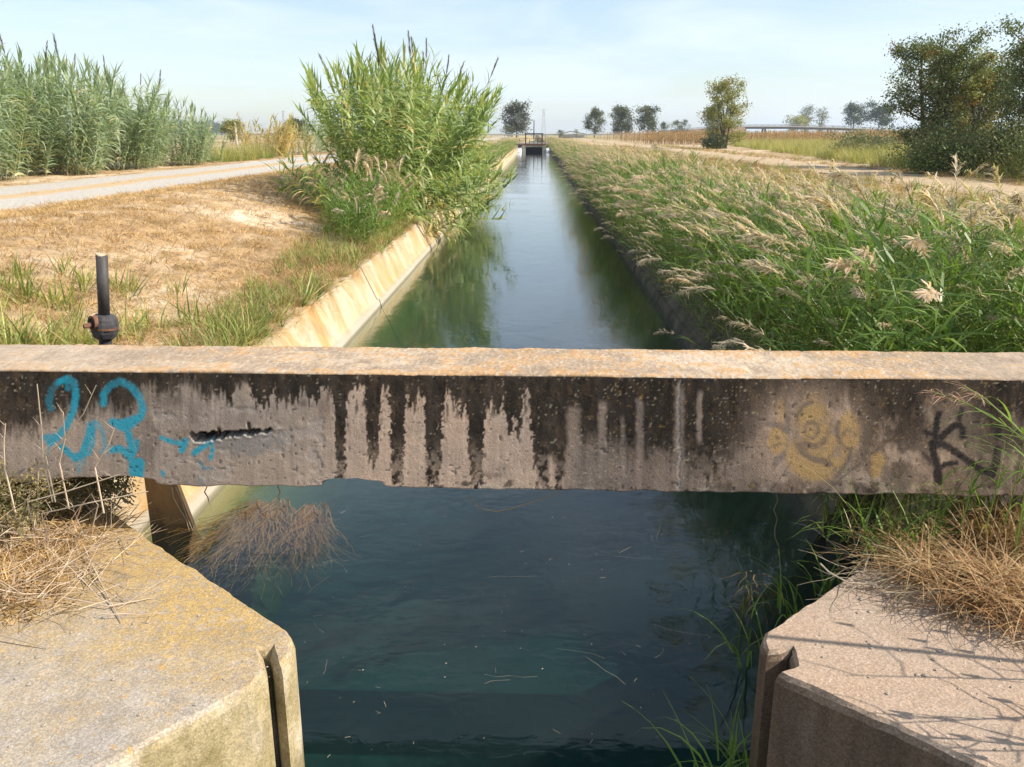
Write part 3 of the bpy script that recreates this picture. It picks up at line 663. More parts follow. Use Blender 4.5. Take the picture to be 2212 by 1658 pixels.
# ------------------------------------------------------------------ the cut-off valve pipe behind the beam
def valve_pipe():
    m = NM('dark_pipe'); co = m.objco(); n = m.noise(9, 6, .65, m.mapped(co, (1, 1, .4))); n2 = m.noise(60, 4, .7, co)
    c = m.mix(m.rng(n, .35, .7), (0.020, 0.018, 0.019), (0.085, 0.075, 0.07)); c = m.mix(m.rng(n2, .64, .72), c, (.25, .2, .16))
    Mp = m.done(m.principled(c, .62, m.bump(n2, .3, .004), .4))
    Mb = flat_mat('cast_iron', (0.06, 0.055, 0.058), .7, .2, .5, 20, .5); Mr = flat_mat('rusty_flange', (0.17, 0.085, 0.05), .85, .2, .45, 30, .5)
    base = at_y(211, 690, 4.95); s = 4.95 / 1850 * 1.05
    root = thing('valve_pipe', 'dark upright pipe with rusty valve body standing behind the beam', 'pipe', (base.x - .05, 4.95, 0.6)); root.rotation_euler = (0, R(5.0), 0)
    z0 = base.z - 0.6
    b = MB(); b.tube([(0, 0, z0 + .02), (0.002, 0, z0 + .385)], .033, 20); o = b.obj('stem_tube', Mp, root, smooth=False); o.data.shade_smooth()
    b = MB(); b.tube([(0, 0, z0 + .383), (0.002, 0, z0 + .389)], .033, 20); b.obj('tube_end', flat_mat('dusty_top', (.42, .3, .2), .9), root)
    prof = [(.030, .035), (.055, .028), (.066, .008), (.072, -.02), (.074, -.045), (.070, -.075), (.058, -.105), (.036, -.125), (.036, -.5)]
    b = MB(); n_ = 24; vs_ = []; fs = []
    for (r_, zz) in prof:
        for j in range(n_):
            rr = r_ * (1.0 + (0.07 if (j // 2) % 2 and .05 < r_ else 0)); an = 2 * math.pi * j / n_; vs_.append((rr * math.cos(an), rr * math.sin(an), z0 + zz))
    for i in range(len(prof) - 1):
        for j in range(n_): fs.append((i * n_ + j, (i + 1) * n_ + j, (i + 1) * n_ + (j + 1) % n_, i * n_ + (j + 1) % n_))
    fs.append(tuple(range(n_))); b.add(vs_, fs); b.obj('valve_body', Mb, root)
    b = MB(); b.tube([(0, 0, z0 - .052), (0, 0, z0 - .040)], .080, 24); b.obj('clamp_band', Mr, root)
    b = MB(); d = Vector((-.55, -.83, .05)).normalized(); p0 = Vector((0, 0, z0 - .012))
    ring = [p0 + d * .045, p0 + d * .082]; b.tube(ring, .042, 16, cap=True); b.obj('side_flange', Mr, root)
    b = MB(); b.tube([p0 + d * .083 + Vector((0, 0, -.004)), p0 + d * .086 + Vector((0, 0, -.004))], .032, 16); b.obj('flange_bore', flat_mat('dark_bore', (.015, .012, .011), .9), root)
    b = MB(); b.tube([p0 + d * .08 + Vector((0, 0, -.012)), p0 + d * .125 + Vector((-.004, 0, -.02))], [.017, .013], 10); b.obj('spindle_stub', Mr, root)
valve_pipe()

# ================================================================== vegetation builders
rnd = random.Random(11)
M_cane = leaf_mat('giant_reed_leaf', (0.165, 0.235, 0.060), (0.33, 0.395, 0.135), (0.58, 0.43, 0.17), transl=.38, rough=.42, var=.22)
M_cane2 = leaf_mat('grey_green_reed_leaf', (0.20, 0.265, 0.145), (0.36, 0.42, 0.25), (0.42, 0.36, 0.18), transl=.32, rough=.5, var=.2)
M_cane3 = leaf_mat('yellowing_reed_leaf', (0.26, 0.25, 0.08), (0.48, 0.39, 0.14), (0.55, 0.37, 0.14), transl=.35, rough=.5, var=.2)
M_plume_d = leaf_mat('dark_plume', (0.10, 0.075, 0.06), (0.20, 0.15, 0.12), transl=.2, rough=.8, var=.2)
M_reed = leaf_mat('common_reed_leaf', (0.105, 0.185, 0.030), (0.21, 0.30, 0.065), (0.40, 0.32, 0.12), transl=.40, rough=.40, var=.3)
M_plume = leaf_mat('tan_plume', (0.46, 0.355, 0.24), (0.68, 0.56, 0.42), transl=.35, rough=.8, var=.22)
M_grass = leaf_mat('green_grass', (0.17, 0.22, 0.045), (0.34, 0.36, 0.10), (0.46, 0.35, 0.14), tip=(0.40, 0.33, 0.12), transl=.35, var=.3)
M_grassd = leaf_mat('fresh_grass', (0.10, 0.175, 0.028), (0.20, 0.30, 0.06), (0.40, 0.32, 0.12), transl=.4, var=.3)
M_straw = leaf_mat('straw', (0.40, 0.245, 0.10), (0.64, 0.445, 0.22), (0.35, 0.2, 0.08), transl=.2, rough=.7, var=.28, spec=.2)
M_rustgrass = leaf_mat('russet_dry_grass', (0.20, 0.105, 0.045), (0.42, 0.255, 0.125), (0.50, 0.37, 0.20), transl=.25, rough=.7, var=.25, spec=.2)
M_twig = leaf_mat('pale_twig', (0.34, 0.25, 0.16), (0.58, 0.47, 0.34), (0.2, 0.13, 0.08), transl=.02, rough=.8, var=.2)
M_bark = flat_mat('bark', (0.12, 0.095, 0.07), .9, 0, .4, 12, .6)

def cane_mesh(name, seed, h, nl, bend, mat, dry0=0.35, leafL=0.62, leafw=0.052):
    r = random.Random(seed); b = MB()
    pos = lambda t: Vector((bend * t * t, 0.04 * math.sin(3 * t + seed), h * t * (1 - 0.06 * bend * t)))
    b.tube([pos(i / 6) for i in range(7)], [.012 * (1 - .75 * i / 6) for i in range(7)], 4, (0.6, .3, .35), cap=False)
    a0 = r.uniform(0, 6.28)
    for i in range(nl):
        t = 0.06 + 0.94 * (i + r.uniform(-.3, .3)) / nl; t = min(max(t, .03), 1.0)
        az = a0 + math.pi * (i % 2) + r.gauss(0, .45); up = t > .86
        L = leafL * (0.55 + 0.55 * math.sin(math.pi * min(1, t * .9 + .05))) * r.uniform(.8, 1.15)
        p0 = R(r.uniform(62, 80)) if up else R(r.uniform(38, 62)); p1 = R(r.uniform(25, 60)) if up else R(r.uniform(-75, -15))
        d = 0.0
        if t < dry0 and r.random() < .75: d = r.uniform(.4, 1.0); p1 -= .3
        elif r.random() < .09: d = r.uniform(.4, 1.0)
        b.blade(pos(t), az, p0, p1, L, leafw * r.uniform(.75, 1.1), 5, r.random(), d, twist=r.gauss(0, .35))
    return b.mesh(name, [mat]), pos(1.0)
def plume_dark(seed):
    r = random.Random(seed); b = MB(); b.tube([(0, 0, -.1), (0, 0, .3)], .005, 4, (.5, .5, 0))
    for i in range(46):
        z = r.uniform(.12, .5); a = r.uniform(0, 6.28); b.blade((0, 0, z - .05), a, R(r.uniform(66, 84)), R(r.uniform(60, 84)), .13 * (1.25 - z), .016, 2, r.random(), 0)
    return b.mesh('plume', [M_plume_d])
PLUMES = [plume_dark(i) for i in range(3)]

def cane_stand(root, spots, variants, plume_p, seed):
    """spots: (x, y, z, azimuth of lean, lean, scale); each cane a part, its plume a sub-part"""
    r = random.Random(seed)
    for (x, y, z, az, lean, s) in spots:
        me, tip = variants[r.randrange(len(variants))]
        o = link('cane', me, root, (x - root.location.x, y - root.location.y, z - root.location.z))
        o.rotation_euler = (Matrix.Rotation(az, 4, 'Z') @ Matrix.Rotation(lean, 4, 'Y') @ Matrix.Rotation(-0.0, 4, 'Z')).to_euler(); o.scale = (s, s, s)
        if r.random() < plume_p and s > .84:
            link('plume', PLUMES[r.randrange(3)], o, tip, (r.gauss(0, .1), r.gauss(0, .1) + .08, 0), r.uniform(1.1, 1.7))

# ---- the big clump in the middle
canesA = [cane_mesh('cane', 100 + i, 4.45, 44, .15 + .07 * i, M_cane, .3, .76, .085) for i in range(8)]
r = random.Random(5)
rootA = thing('giant_reed_clump', 'big bright green giant reed clump leaning over the left canal edge', 'reeds', (-4.3, 26, .8))
sp = []
for k in range(285):
    a = r.uniform(0, 6.283); q = math.sqrt(r.random()); ex, ey = q * math.cos(a), q * math.sin(a)
    x = -3.82 + 1.05 * ex; y = 26.6 + 5.8 * ey; z = float(gz(x, y)) - .05
    az = math.atan2(ey * 1.0, ex) + r.gauss(0, .35); lean = R(2 + 21 * max(0, q) ** 2.8 + r.gauss(0, 3.5))
    if ex > .35: lean += R(10)
    s = (0.92 - .16 * q ** 2) * r.uniform(.82, 1.1) * (1.0 - .16 * max(0, ey))
    sp.append((x, y, z, az, lean, s))
cane_stand(rootA, sp, canesA, .26, 8)
# ---- short leafy outer skirt of the clump towards the water
r = random.Random(15)
canesS = [cane_mesh('cane', 160 + i, 1.9, 30, .5 + .15 * i, M_cane, .4, .66, .066) for i in range(4)]
sp = []
for k in range(110):
    y = r.uniform(20.3, 36); x = -2.98 + r.gauss(0, .16); sp.append((x, y, float(gz(x, y)), r.gauss(-.1, .6), R(r.uniform(20, 62)), r.uniform(.7, 1.15)))
for k in range(26):
    y = r.uniform(20, 24); x = r.uniform(-5.1, -4.2); sp.append((x, y, float(gz(x, y)), r.gauss(3.6, .7), R(r.uniform(10, 50)), r.uniform(.5, .95)))
cane_stand(rootA, sp[:28 + 2], canesS, 0, 18)
rootA2 = thing('giant_reed_clump', 'low reed shoots spilling over the concrete canal edge at the foot of the big clump', 'reeds', (-3.2, 26, .7))
cane_stand(rootA2, sp[30:], canesS, 0, 19)

# ---- grey-green stand along the road on the left
canesB = [cane_mesh('cane', 300 + i, 3.75, 44, .12 + .08 * i, M_cane2, .1, .78, .080) for i in range(7)]
def row(root, n, y0, y1, x0, x1, htop, seed, variants, plume):
    r = random.Random(seed); sp = []
    for k in range(n):
        y = r.uniform(y0, y1); q = r.random() ** 1.5; x = x0 + (x1 - x0) * q + .5 * math.sin(y * 1.3)
        s = htop(y) * (r.uniform(.72, 1.08) if q > .15 else r.uniform(.5, .95))
        sp.append((x, y, float(gz(x, y)) - .03, r.uniform(0, 6.28) if q > .25 else r.gauss(0, .9), R(abs(r.gauss(5, 5)) + (12 * (1 - q) if q < .25 else 0)), s))
    cane_stand(root, sp, variants, plume, seed)
hB = lambda y: float(np.interp(y, [18, 26, 29, 33, 37, 40, 43.5], [1.16, 1.12, 1.0, 1.03, .93, .74, .46]))
rB = thing('giant_reed_stand', 'tall grey green reed stand at the far left edge beside the track', 'reeds', (-17, 24, BANK)); row(rB, 190, 18, 28.5, -15.9, -19.2, hB, 21, canesB, .05)
rB = thing('giant_reed_stand', 'grey green reed stand left of the gravel track, middle stretch', 'reeds', (-17, 32, BANK)); row(rB, 200, 28.5, 36, -15.8, -19.0, hB, 22, canesB, .05)
rB = thing('giant_reed_stand', 'grey green reed stand left of the track, tapering far end', 'reeds', (-17, 40, BANK)); row(rB, 190, 36, 43.8, -15.6, -18.6, hB, 23, canesB, .04)
# ---- yellowing clump and its green neighbour
canesC = [cane_mesh('cane', 400 + i, 2.6, 32, .3 + .15 * i, M_cane3, .8, .7, .085) for i in range(4)]
rC = thing('giant_reed_clump', 'yellowing dry reed clump beyond the bend of the track', 'reeds', (-16.7, 56, BANK)); row(rC, 80, 53.0, 61, -15.7, -18.4, lambda y: float(np.interp(y, [53, 55.5, 57, 61], [.7, 1.08, .9, .72])), 24, canesC, 0)
rC = thing('giant_reed_clump', 'small green reed clump behind the yellowing one', 'reeds', (-15.5, 64, BANK)); row(rC, 70, 59, 72, -14.9, -17.0, lambda y: .62, 25, canesB, .03)

# ---- common reed with drooping tan plume
def reed_mesh(name, seed, h, nl, bend):
    r = random.Random(seed); b = MB()
    pos = lambda t: Vector((bend * t ** 2.2, .03 * math.sin(2 * t + seed), h * t * (1 - .09 * bend * t)))
    b.tube([pos(i / 6) for i in range(7)], [.0055 * (1 - .7 * i / 6) for i in range(7)], 3, (.6, .3, .3), cap=False)
    a0 = r.uniform(0, 6.28)
    for i in range(nl):
        t = .10 + .84 * (i + r.uniform(-.3, .3)) / nl; az = a0 + math.pi * (i % 2) + r.gauss(0, .6)
        d = r.uniform(.4, 1) if (t < .3 and r.random() < .6) else (r.uniform(.2, .7) if r.random() < .08 else 0)
        b.blade(pos(t), az, R(r.uniform(35, 65)), R(r.uniform(-45, 15)), r.uniform(.36, .60), r.uniform(.021, .034), 4, r.random(), d, twist=r.gauss(0, .4))
    return b.mesh(name, [M_reed]), pos(1.0), (pos(1.0) - pos(.93)).normalized()
def plume_tan(seed, n=130, L=.34):
    """feathery one-sided plume along +Z that droops to +X"""
    r = random.Random(seed); b = MB(); ax = []
    p = Vector((0, 0, -.06)); an = 0.0
    for i in range(9):
        ax.append(p.copy()); an += .09; p = p + Vector((math.sin(an), 0, math.cos(an))) * (L + .06) / 8
    b.tube(ax, .003, 3, (.3, .3, 0), cap=False)
    for i in range(n):
        t = r.random() ** .9; k = min(7, int(t * 8)); q = ax[k].lerp(ax[k + 1], t * 8 - k)
        l_ = (.085 * math.sin(math.pi * (.15 + .75 * t)) + .035) * r.uniform(.7, 1.2); a = r.gauss(0, .6); th = 90 - 5.2 * (k + 1)
        b.blade(q, a, R(th + r.gauss(-5, 22)), R(th - 45 + r.gauss(0, 20)), l_, r.uniform(.007, .014), 3, r.random(), 0, wshape=(.5, 1, .9, .15))
    return b.mesh('plume', [M_plume])
REEDS = [reed_mesh('reed', 500 + i, 1.75, 20, .12 + .07 * i) for i in range(7)]
TPL = [plume_tan(600 + i, (130, 90, 150, 110, 60)[i], (.34, .28, .38, .31, .24)[i]) for i in range(5)]
def reed_with_plume(i):
    me, tip, d = REEDS[i % 7]; return me, tip, d
rootR = thing('reed_bed', 'dense bed of green common reeds with drooping tan plumes on the right bank', 'reeds', (4, 9, .7))
r = random.Random(77); ind = []; mass = []
def reed_spot(x, y, r):
    z = (float(gz(x, y)) if x > 2.5 else max(.02, (x - 2.05) / .31 * .64)) - .03
    edge = max(0.0, 1 - (x - 2.35) / 1.3)
    cl = float(fbm(x * .8, y * .55, 66, 3)); az = math.pi + r.gauss(0, .6 + .7 * (1 - edge)) + (cl - .5) * 2.0; lean = R(4 + 23 * edge ** 1.3 * r.uniform(.3, 1.3) + abs(r.gauss(0, 6)))
    return x, y, z, az, lean, (r.uniform(.78, 1.06) if r.random() < .7 else r.uniform(.45, .8)) * float(np.interp(x, [2.1, 3.2, 4.0, 4.6, 6.5], [.92, .90, .82, .66, .4])) * float(np.interp(y, [5, 8, 14, 40], [1.02, 1.0, .95, .88]) * (.68 + .60 * cl))
# near reeds, one by one
k = 0
while len(ind) < 290 and k < 20000:
    k += 1
    y = 5.3 + 11 * r.random() ** 1.15; x = 2.30 + 2.4 * r.random() ** 1.1
    px_, py_, _ = project((x, y, 1.6))
    if px_ > 2420: continue
    ind.append(reed_spot(x, y, r))
for (x, y, z, az, lean, s) in ind:
    me, tip, d = REEDS[r.randrange(7)]
    o = link('reed', me, rootR, (x - 4, y - 9, z - .7)); o.rotation_euler = (Matrix.Rotation(az, 4, 'Z') @ Matrix.Rotation(lean, 4, 'Y')).to_euler(); o.scale = (s, s, s)
    if r.random() < .33:
        pl = link('plume', TPL[r.randrange(5)], o, tip); pl.rotation_euler = d.to_track_quat('Z', 'Y').to_euler(); pl.rotation_euler = (0, math.atan2(d.x, d.z), r.gauss(0, .2)); pl.scale = (r.uniform(.75, 1.15),) * 3
# the rest of the bed as a mass: reed + plume joined per variant
def reed_joined(seed, plume=True, tall=1.0, pn=60):
    rr = random.Random(seed); me, tip, d = REEDS[seed % 7]
    b = MB(); h = 1.75; bend = .12 + .07 * (seed % 7)
    pos = lambda t: Vector((bend * t ** 2.2, .03 * math.sin(2 * t + seed), h * t * (1 - .09 * bend * t)))
    b.tube([pos(i / 4) for i in range(5)], [.006 * (1 - .6 * i / 4) for i in range(5)], 3, (.6, .3, .3), cap=False)
    for i in range(15):
        t = .12 + .84 * i / 15; az = rr.uniform(0, 6.28)
        b.blade(pos(t), az, R(rr.uniform(35, 65)), R(rr.uniform(-45, 15)), rr.uniform(.30, .5), rr.uniform(.018, .028), 3, rr.random(), rr.uniform(.4, 1) if rr.random() < (.5 if t < .35 else .1) else 0)
    nleaf = len(b.f)
    if plume:
        ax = [pos(1.0)]; an = math.atan2(d.x, d.z); p = pos(1.0)
        for i in range(6): an += .11; p = p + Vector((math.sin(an), 0, math.cos(an))) * .062; ax.append(p.copy())
        for i in range(pn):
            t = rr.random(); k = min(5, int(t * 6)); q = ax[k].lerp(ax[k + 1], t * 6 - k); l_ = (.09 * math.sin(math.pi * (.15 + .75 * t)) + .035) * rr.uniform(.7, 1.25); th = 90 - math.degrees(math.atan2(d.x, d.z)) - 6.3 * (k + 1)
            b.blade(q, rr.gauss(0, .6), R(th + rr.gauss(-5, 22)), R(th - 45 + rr.gauss(0, 20)), l_, rr.uniform(.010, .019), 2, rr.random(), 0, wshape=(.5, 1, .2))
    me = b.mesh('reed_variant', [M_reed, M_plume]); mi = np.zeros(len(b.f), np.int32); mi[nleaf:] = 1; me.polygons.foreach_set('material_index', mi)
    return me
RJ = [reed_joined(700 + i, i in (2, 5, 6, 9)) for i in range(10)]
def rotvec(az, lean):
    e = (Matrix.Rotation(az, 4, 'Z') @ Matrix.Rotation(lean, 4, 'Y')).to_euler(); return (e.x, e.y, e.z)
P = []; RO = []; S = []; I = []
r = random.Random(78)
def put_mass(n, yf, xf, sc=1.0, idx=8):
    for k in range(n):
        y = yf(r); x = xf(r, y); px_, py_, _ = project((x, y, 1.5))
        if px_ > 2450 or px_ < -200: continue
        x, y, z, az, lean, s = reed_spot(x, y, r); P.append((x, y, z)); RO.append(rotvec(az, lean)); S.append(s * sc); I.append(r.randrange(10) if y < 26 or r.random() < .45 else r.choice((2, 5, 6, 9)))
put_mass(600, lambda r: r.uniform(5.5, 45), lambda r, y: 2.14 + .3 * r.random(), sc=.78)
put_mass(1700, lambda r: r.uniform(5.5, 16), lambda r, y: 2.28 + 2.5 * r.random() ** 1.05, idx=8)
put_mass(2900, lambda r: r.uniform(16, 40), lambda r, y: 2.25 + 2.8 * r.random() ** 1.15)
put_mass(2800, lambda r: r.uniform(40, 132), lambda r, y: 2.25 + 2.9 * r.random() ** 1.15)
o = scatter('reed_mass', RJ, P, RO, S, I, None, None); o.parent = rootR; o.matrix_parent_inverse = Matrix.Translation((-4, -9, -.7))
# far left bank strip of reeds beyond the big clump
P, RO, S, I = [], [], [], []
for k in range(1300):
    y = r.uniform(35, 130); x = -2.86 - 1.6 * r.random() ** 1.5; P.append((x, y, float(gz(x, y)))); RO.append(rotvec(r.gauss(0, .8), R(abs(r.gauss(12, 10))))); S.append(r.uniform(.5, .85)); I.append(r.randrange(8))
scatter('reed_strip', RJ, P, RO, S, I, 'tan strip of low reeds on the far left bank by the sluice', 'reeds')

# ---- weedy bush with tan tops at the foot of the big clump
rW = thing('reed_bush', 'green weedy bush with tan flower heads in front of the big clump', 'bush', (-4.0, 18, .8))
r = random.Random(81)
for k in range(230):
    y = r.uniform(15.6, 20.5); x = -2.95 - 1.7 * r.random() ** 1.2 * np.interp(y, [15.6, 18, 20.5], [.35, 1, 1]); me, tip, d = REEDS[r.randrange(7)]
    o = link('stem', me, rW, (x + 4.0, y - 18, float(gz(x, y)) - .8), (Matrix.Rotation(r.gauss(0, 1.0), 4, 'Z') @ Matrix.Rotation(R(abs(r.gauss(14, 14))), 4, 'Y')).to_euler(), r.uniform(.5, .82) * float(np.interp(y, [15.6, 17.5, 20.5], [.55, 1, 1.05])))
    if r.random() < .32: pl = link('flower_head', TPL[r.randrange(5)], o, tip, (0, .3, r.uniform(0, 6)), r.uniform(1.0, 1.7))

# ------------------------------------------------------------------ grasses
def tuft(seed, n, h, w, mat, spread=.06, droop=(-30, 40), up=(50, 85), dryp=.2, segs=4, heads=0):
    r = random.Random(seed); b = MB()
    for i in range(n):
        a = r.uniform(0, 6.28); q = spread * math.sqrt(r.random()); az = a + r.gauss(0, .5)
        b.blade((q * math.cos(a), q * math.sin(a), -.01), az, R(r.uniform(*up)), R(r.uniform(*droop)), h * r.uniform(.5, 1.1), w * r.uniform(.7, 1.2), segs, r.random(), r.uniform(.5, 1) if r.random() < dryp else 0)
    return b.mesh('tuft', [mat])
T_straw = [tuft(900 + i, 26, .15, .009, M_straw, .15, (-40, 30), (8, 60), .25, 2) for i in range(6)]
T_litter = [tuft(920 + i, 18, .24, .009, M_straw, .2, (-8, 8), (-4, 12), .3, 2) for i in range(4)]
T_green = [tuft(930 + i, 11, .48, .015, M_grass, .08, (-40, 50), (55, 85), .25) for i in range(5)]
T_fresh = [tuft(940 + i, 22, .40, .012, M_grassd, .07, (-45, 45), (50, 85), .08) for i in range(5)]
T_tall = [tuft(950 + i, 30, 1.0, .010, M_grass, .16, (-5, 60), (65, 88), .45) for i in range(5)]
T_rust = [tuft(960 + i, 34, .42, .006, M_rustgrass, .10, (-70, 30), (25, 85), .3) for i in range(5)]
def field(name, variants, pts, lean, smin, smax, label, cat, seed):
    r = random.Random(seed); P = []; RO = []; S = []; I = []
    for (x, y) in pts:
        P.append((x, y, float(gz(x, y)))); RO.append(rotvec(r.uniform(0, 6.28), R(abs(r.gauss(0, lean))))); S.append(r.uniform(smin, smax)); I.append(r.randrange(len(variants)))
    return scatter(name, variants, P, RO, S, I, label, cat)
def inview(x, y, z=1.2, m=130):
    px_, py_, d = project((x, y, z)); return d > 0 and -m < px_ < 2212 + m and py_ < 1100
r = random.Random(90)
def sample(n, fx, fy, dens=None):
    out = []; k = 0
    while len(out) < n and k < n * 30:
        k += 1; y = fy(r); x = fx(r, y)
        if inview(x, y) and (dens is None or r.random() < dens(x, y)): out.append((x, y))
    return out
lawn = sample(11000, lambda r, y: r.uniform(-9.6, -3.0), lambda r: 6.5 + 40 * r.random() ** 1.7)
field('dry_grass', T_straw + T_litter, lawn, 12, .6, 1.35, 'short mown straw dry grass covering the left bank slope', 'grass', 91)
verge = sample(2600, lambda r, y: r.choice((r.uniform(-16.5, -14.2), r.uniform(-9.9, -9.0), r.uniform(-12.2, -11.6))), lambda r: 14 + 60 * r.random() ** 1.5, lambda x, y: .25 if -12.3 < x < -11.5 else 1)
field('verge_grass', T_straw + T_litter, verge, 10, .5, 1.1, 'straw verge grass along both edges of the gravel track', 'grass', 92)
g1 = sample(150, lambda r, y: r.uniform(-6.2, -2.9), lambda r: 6.5 + 4.2 * r.random(), lambda x, y: (float(fbm(x * 1.1, y * 1.1, 55)) - .42) * 4 * (1.4 - (y - 6.5) / 4.2))
field('green_grass', T_green, g1, 14, .7, 1.35, 'tall yellow green grass growing behind the beam on the left', 'grass', 93)
g2 = sample(750, lambda r, y: -2.86 - (.5 + .11 * (y - 7)) * r.random() ** 1.3, lambda r: 7.5 + 12.5 * r.random(), lambda x, y: .2 + (float(fbm(x * 1.1, y * .9, 57)) - .3) * 1.6)
field('edge_grass', T_green + T_fresh[:2] + T_rust + T_straw[:3], g2, 16, .45, .95, 'mixed green and dry grass along the top of the left canal wall', 'grass', 94)
g3 = sample(2200, lambda r, y: r.uniform(4.4, 9.9), lambda r: 9 + 60 * r.random() ** 1.6)
field('slope_grass', T_fresh[:2] + T_rust + T_straw, g3, 14, .6, 1.3, 'mixed grass between the reed bed and the right hand path', 'grass', 95)
g3 = sample(4200, lambda r, y: r.choice((r.uniform(5.5, 10.6), r.uniform(5.5, 10.6), r.uniform(13.2, 15.2))), lambda r: 12 + 90 * r.random() ** 1.6)
field('path_grass', T_straw + T_litter + T_rust + T_green[:2], g3, 12, .5, 1.2, 'straw grass beside the right hand path', 'grass', 96)
g4 = sample(3000, lambda r, y: r.uniform(14.8, 24) + .12 * max(0, y - 40), lambda r: 24 + 80 * r.random() ** 1.2)
field('tall_weeds', T_tall, g4, 10, .75, 1.3, 'tall yellow green weeds beyond the right hand path', 'weeds', 97)
g5 = sample(260, lambda r, y: r.uniform(-19, -15), lambda r: r.uniform(44, 53))
field('green_verge', T_fresh + T_tall, g5, 12, .9, 1.5, 'fresh green grass patch between the two reed stands on the left', 'grass', 98)
g6 = sample(420, lambda r, y: r.uniform(2.55, 5.5), lambda r: r.uniform(5.0, 9.5))
field('under_grass', T_fresh, g6, 20, .8, 1.6, 'fresh long grass in front of the right hand reeds behind the beam', 'grass', 99)
# ragged fringe of grass hanging over the edge of the left canal wall
r = random.Random(190); P = []; RO = []; S = []; I = []
fr = T_green[:3] + T_rust[:3] + T_straw + T_fresh[:1]
for k in range(620):
    y = 6.5 + 15 * r.random() ** 1.1; x = -2.80 - .16 * abs(r.gauss(0, 1))
    if fbm(y * .9, 3.0, 191) < .40 and r.random() < .7: continue
    P.append((x, y, .63)); RO.append(rotvec(r.gauss(0, .8), R(abs(r.gauss(26, 14))))); S.append(r.uniform(.35, .85)); I.append(r.randrange(len(fr)))
scatter('overhanging_grass', fr, P, RO, S, I, 'ragged fringe of grass hanging over the left canal wall edge', 'grass')
# dry maize field on the right, far
def maize(seed):
    r = random.Random(seed); b = MB(); b.tube([(0, 0, 0), (0, 0, 1.5)], [.015, .006], 4, (.4, .4, 0))
    for i in range(10): b.blade((0, 0, .25 + .12 * i), r.uniform(0, 6.28), R(r.uniform(35, 65)), R(r.uniform(-80, -40)), r.uniform(.4, .65), .06, 3, r.random(), r.uniform(0, .7))
    for i in range(5): b.blade((0, 0, 1.45), r.uniform(0, 6.28), R(r.uniform(50, 85)), R(r.uniform(20, 70)), .25, .025, 2, r.random(), .4)
    return b.mesh('maize', [M_rustgrass])
MZ = [maize(980 + i) for i in range(5)]
mz = []
for i in range(5200):
    y = 112 + 90 * r.random() ** 2; x = 14 + 90 * r.random(); x = x + .0 * y
    if x > 13 + (0 if y > 112 else 99): mz.append((x, y))
for i in range(900):
    x = r.uniform(24, 75); y = 92 + 20 * r.random()
    mz.append((x, y))
field('maize_field', MZ, mz, 7, .85, 1.12, 'dry brown maize field beyond the right hand path', 'maize', 111)

# ================================================================== trees
def tree_leaf_mat(name, c1, c2, aut, var=.15): return leaf_mat(name, c1, c2, aut, transl=.25, rough=.55, var=var)
M_tl_dark = tree_leaf_mat('dark_tree_leaf', (0.075, 0.105, 0.032), (0.175, 0.205, 0.068), (0.26, 0.15, 0.03))
M_tl_olive = tree_leaf_mat('olive_tree_leaf', (0.18, 0.20, 0.055), (0.36, 0.35, 0.12), (0.34, 0.19, 0.04))
M_tl_far = tree_leaf_mat('far_tree_leaf', (0.050, 0.070, 0.030), (0.11, 0.125, 0.06), (0.24, 0.18, 0.06))
M_tl_grey = tree_leaf_mat('grey_tree_leaf', (0.085, 0.090, 0.062), (0.16, 0.165, 0.125), (0.22, 0.18, 0.10))
M_tl_pine = tree_leaf_mat('pine_leaf', (0.030, 0.055, 0.018), (0.065, 0.10, 0.035), (0.10, 0.1, 0.04))
M_tl_pop = tree_leaf_mat('poplar_leaf', (0.12, 0.14, 0.065), (0.22, 0.24, 0.12), (0.35, 0.28, 0.1))
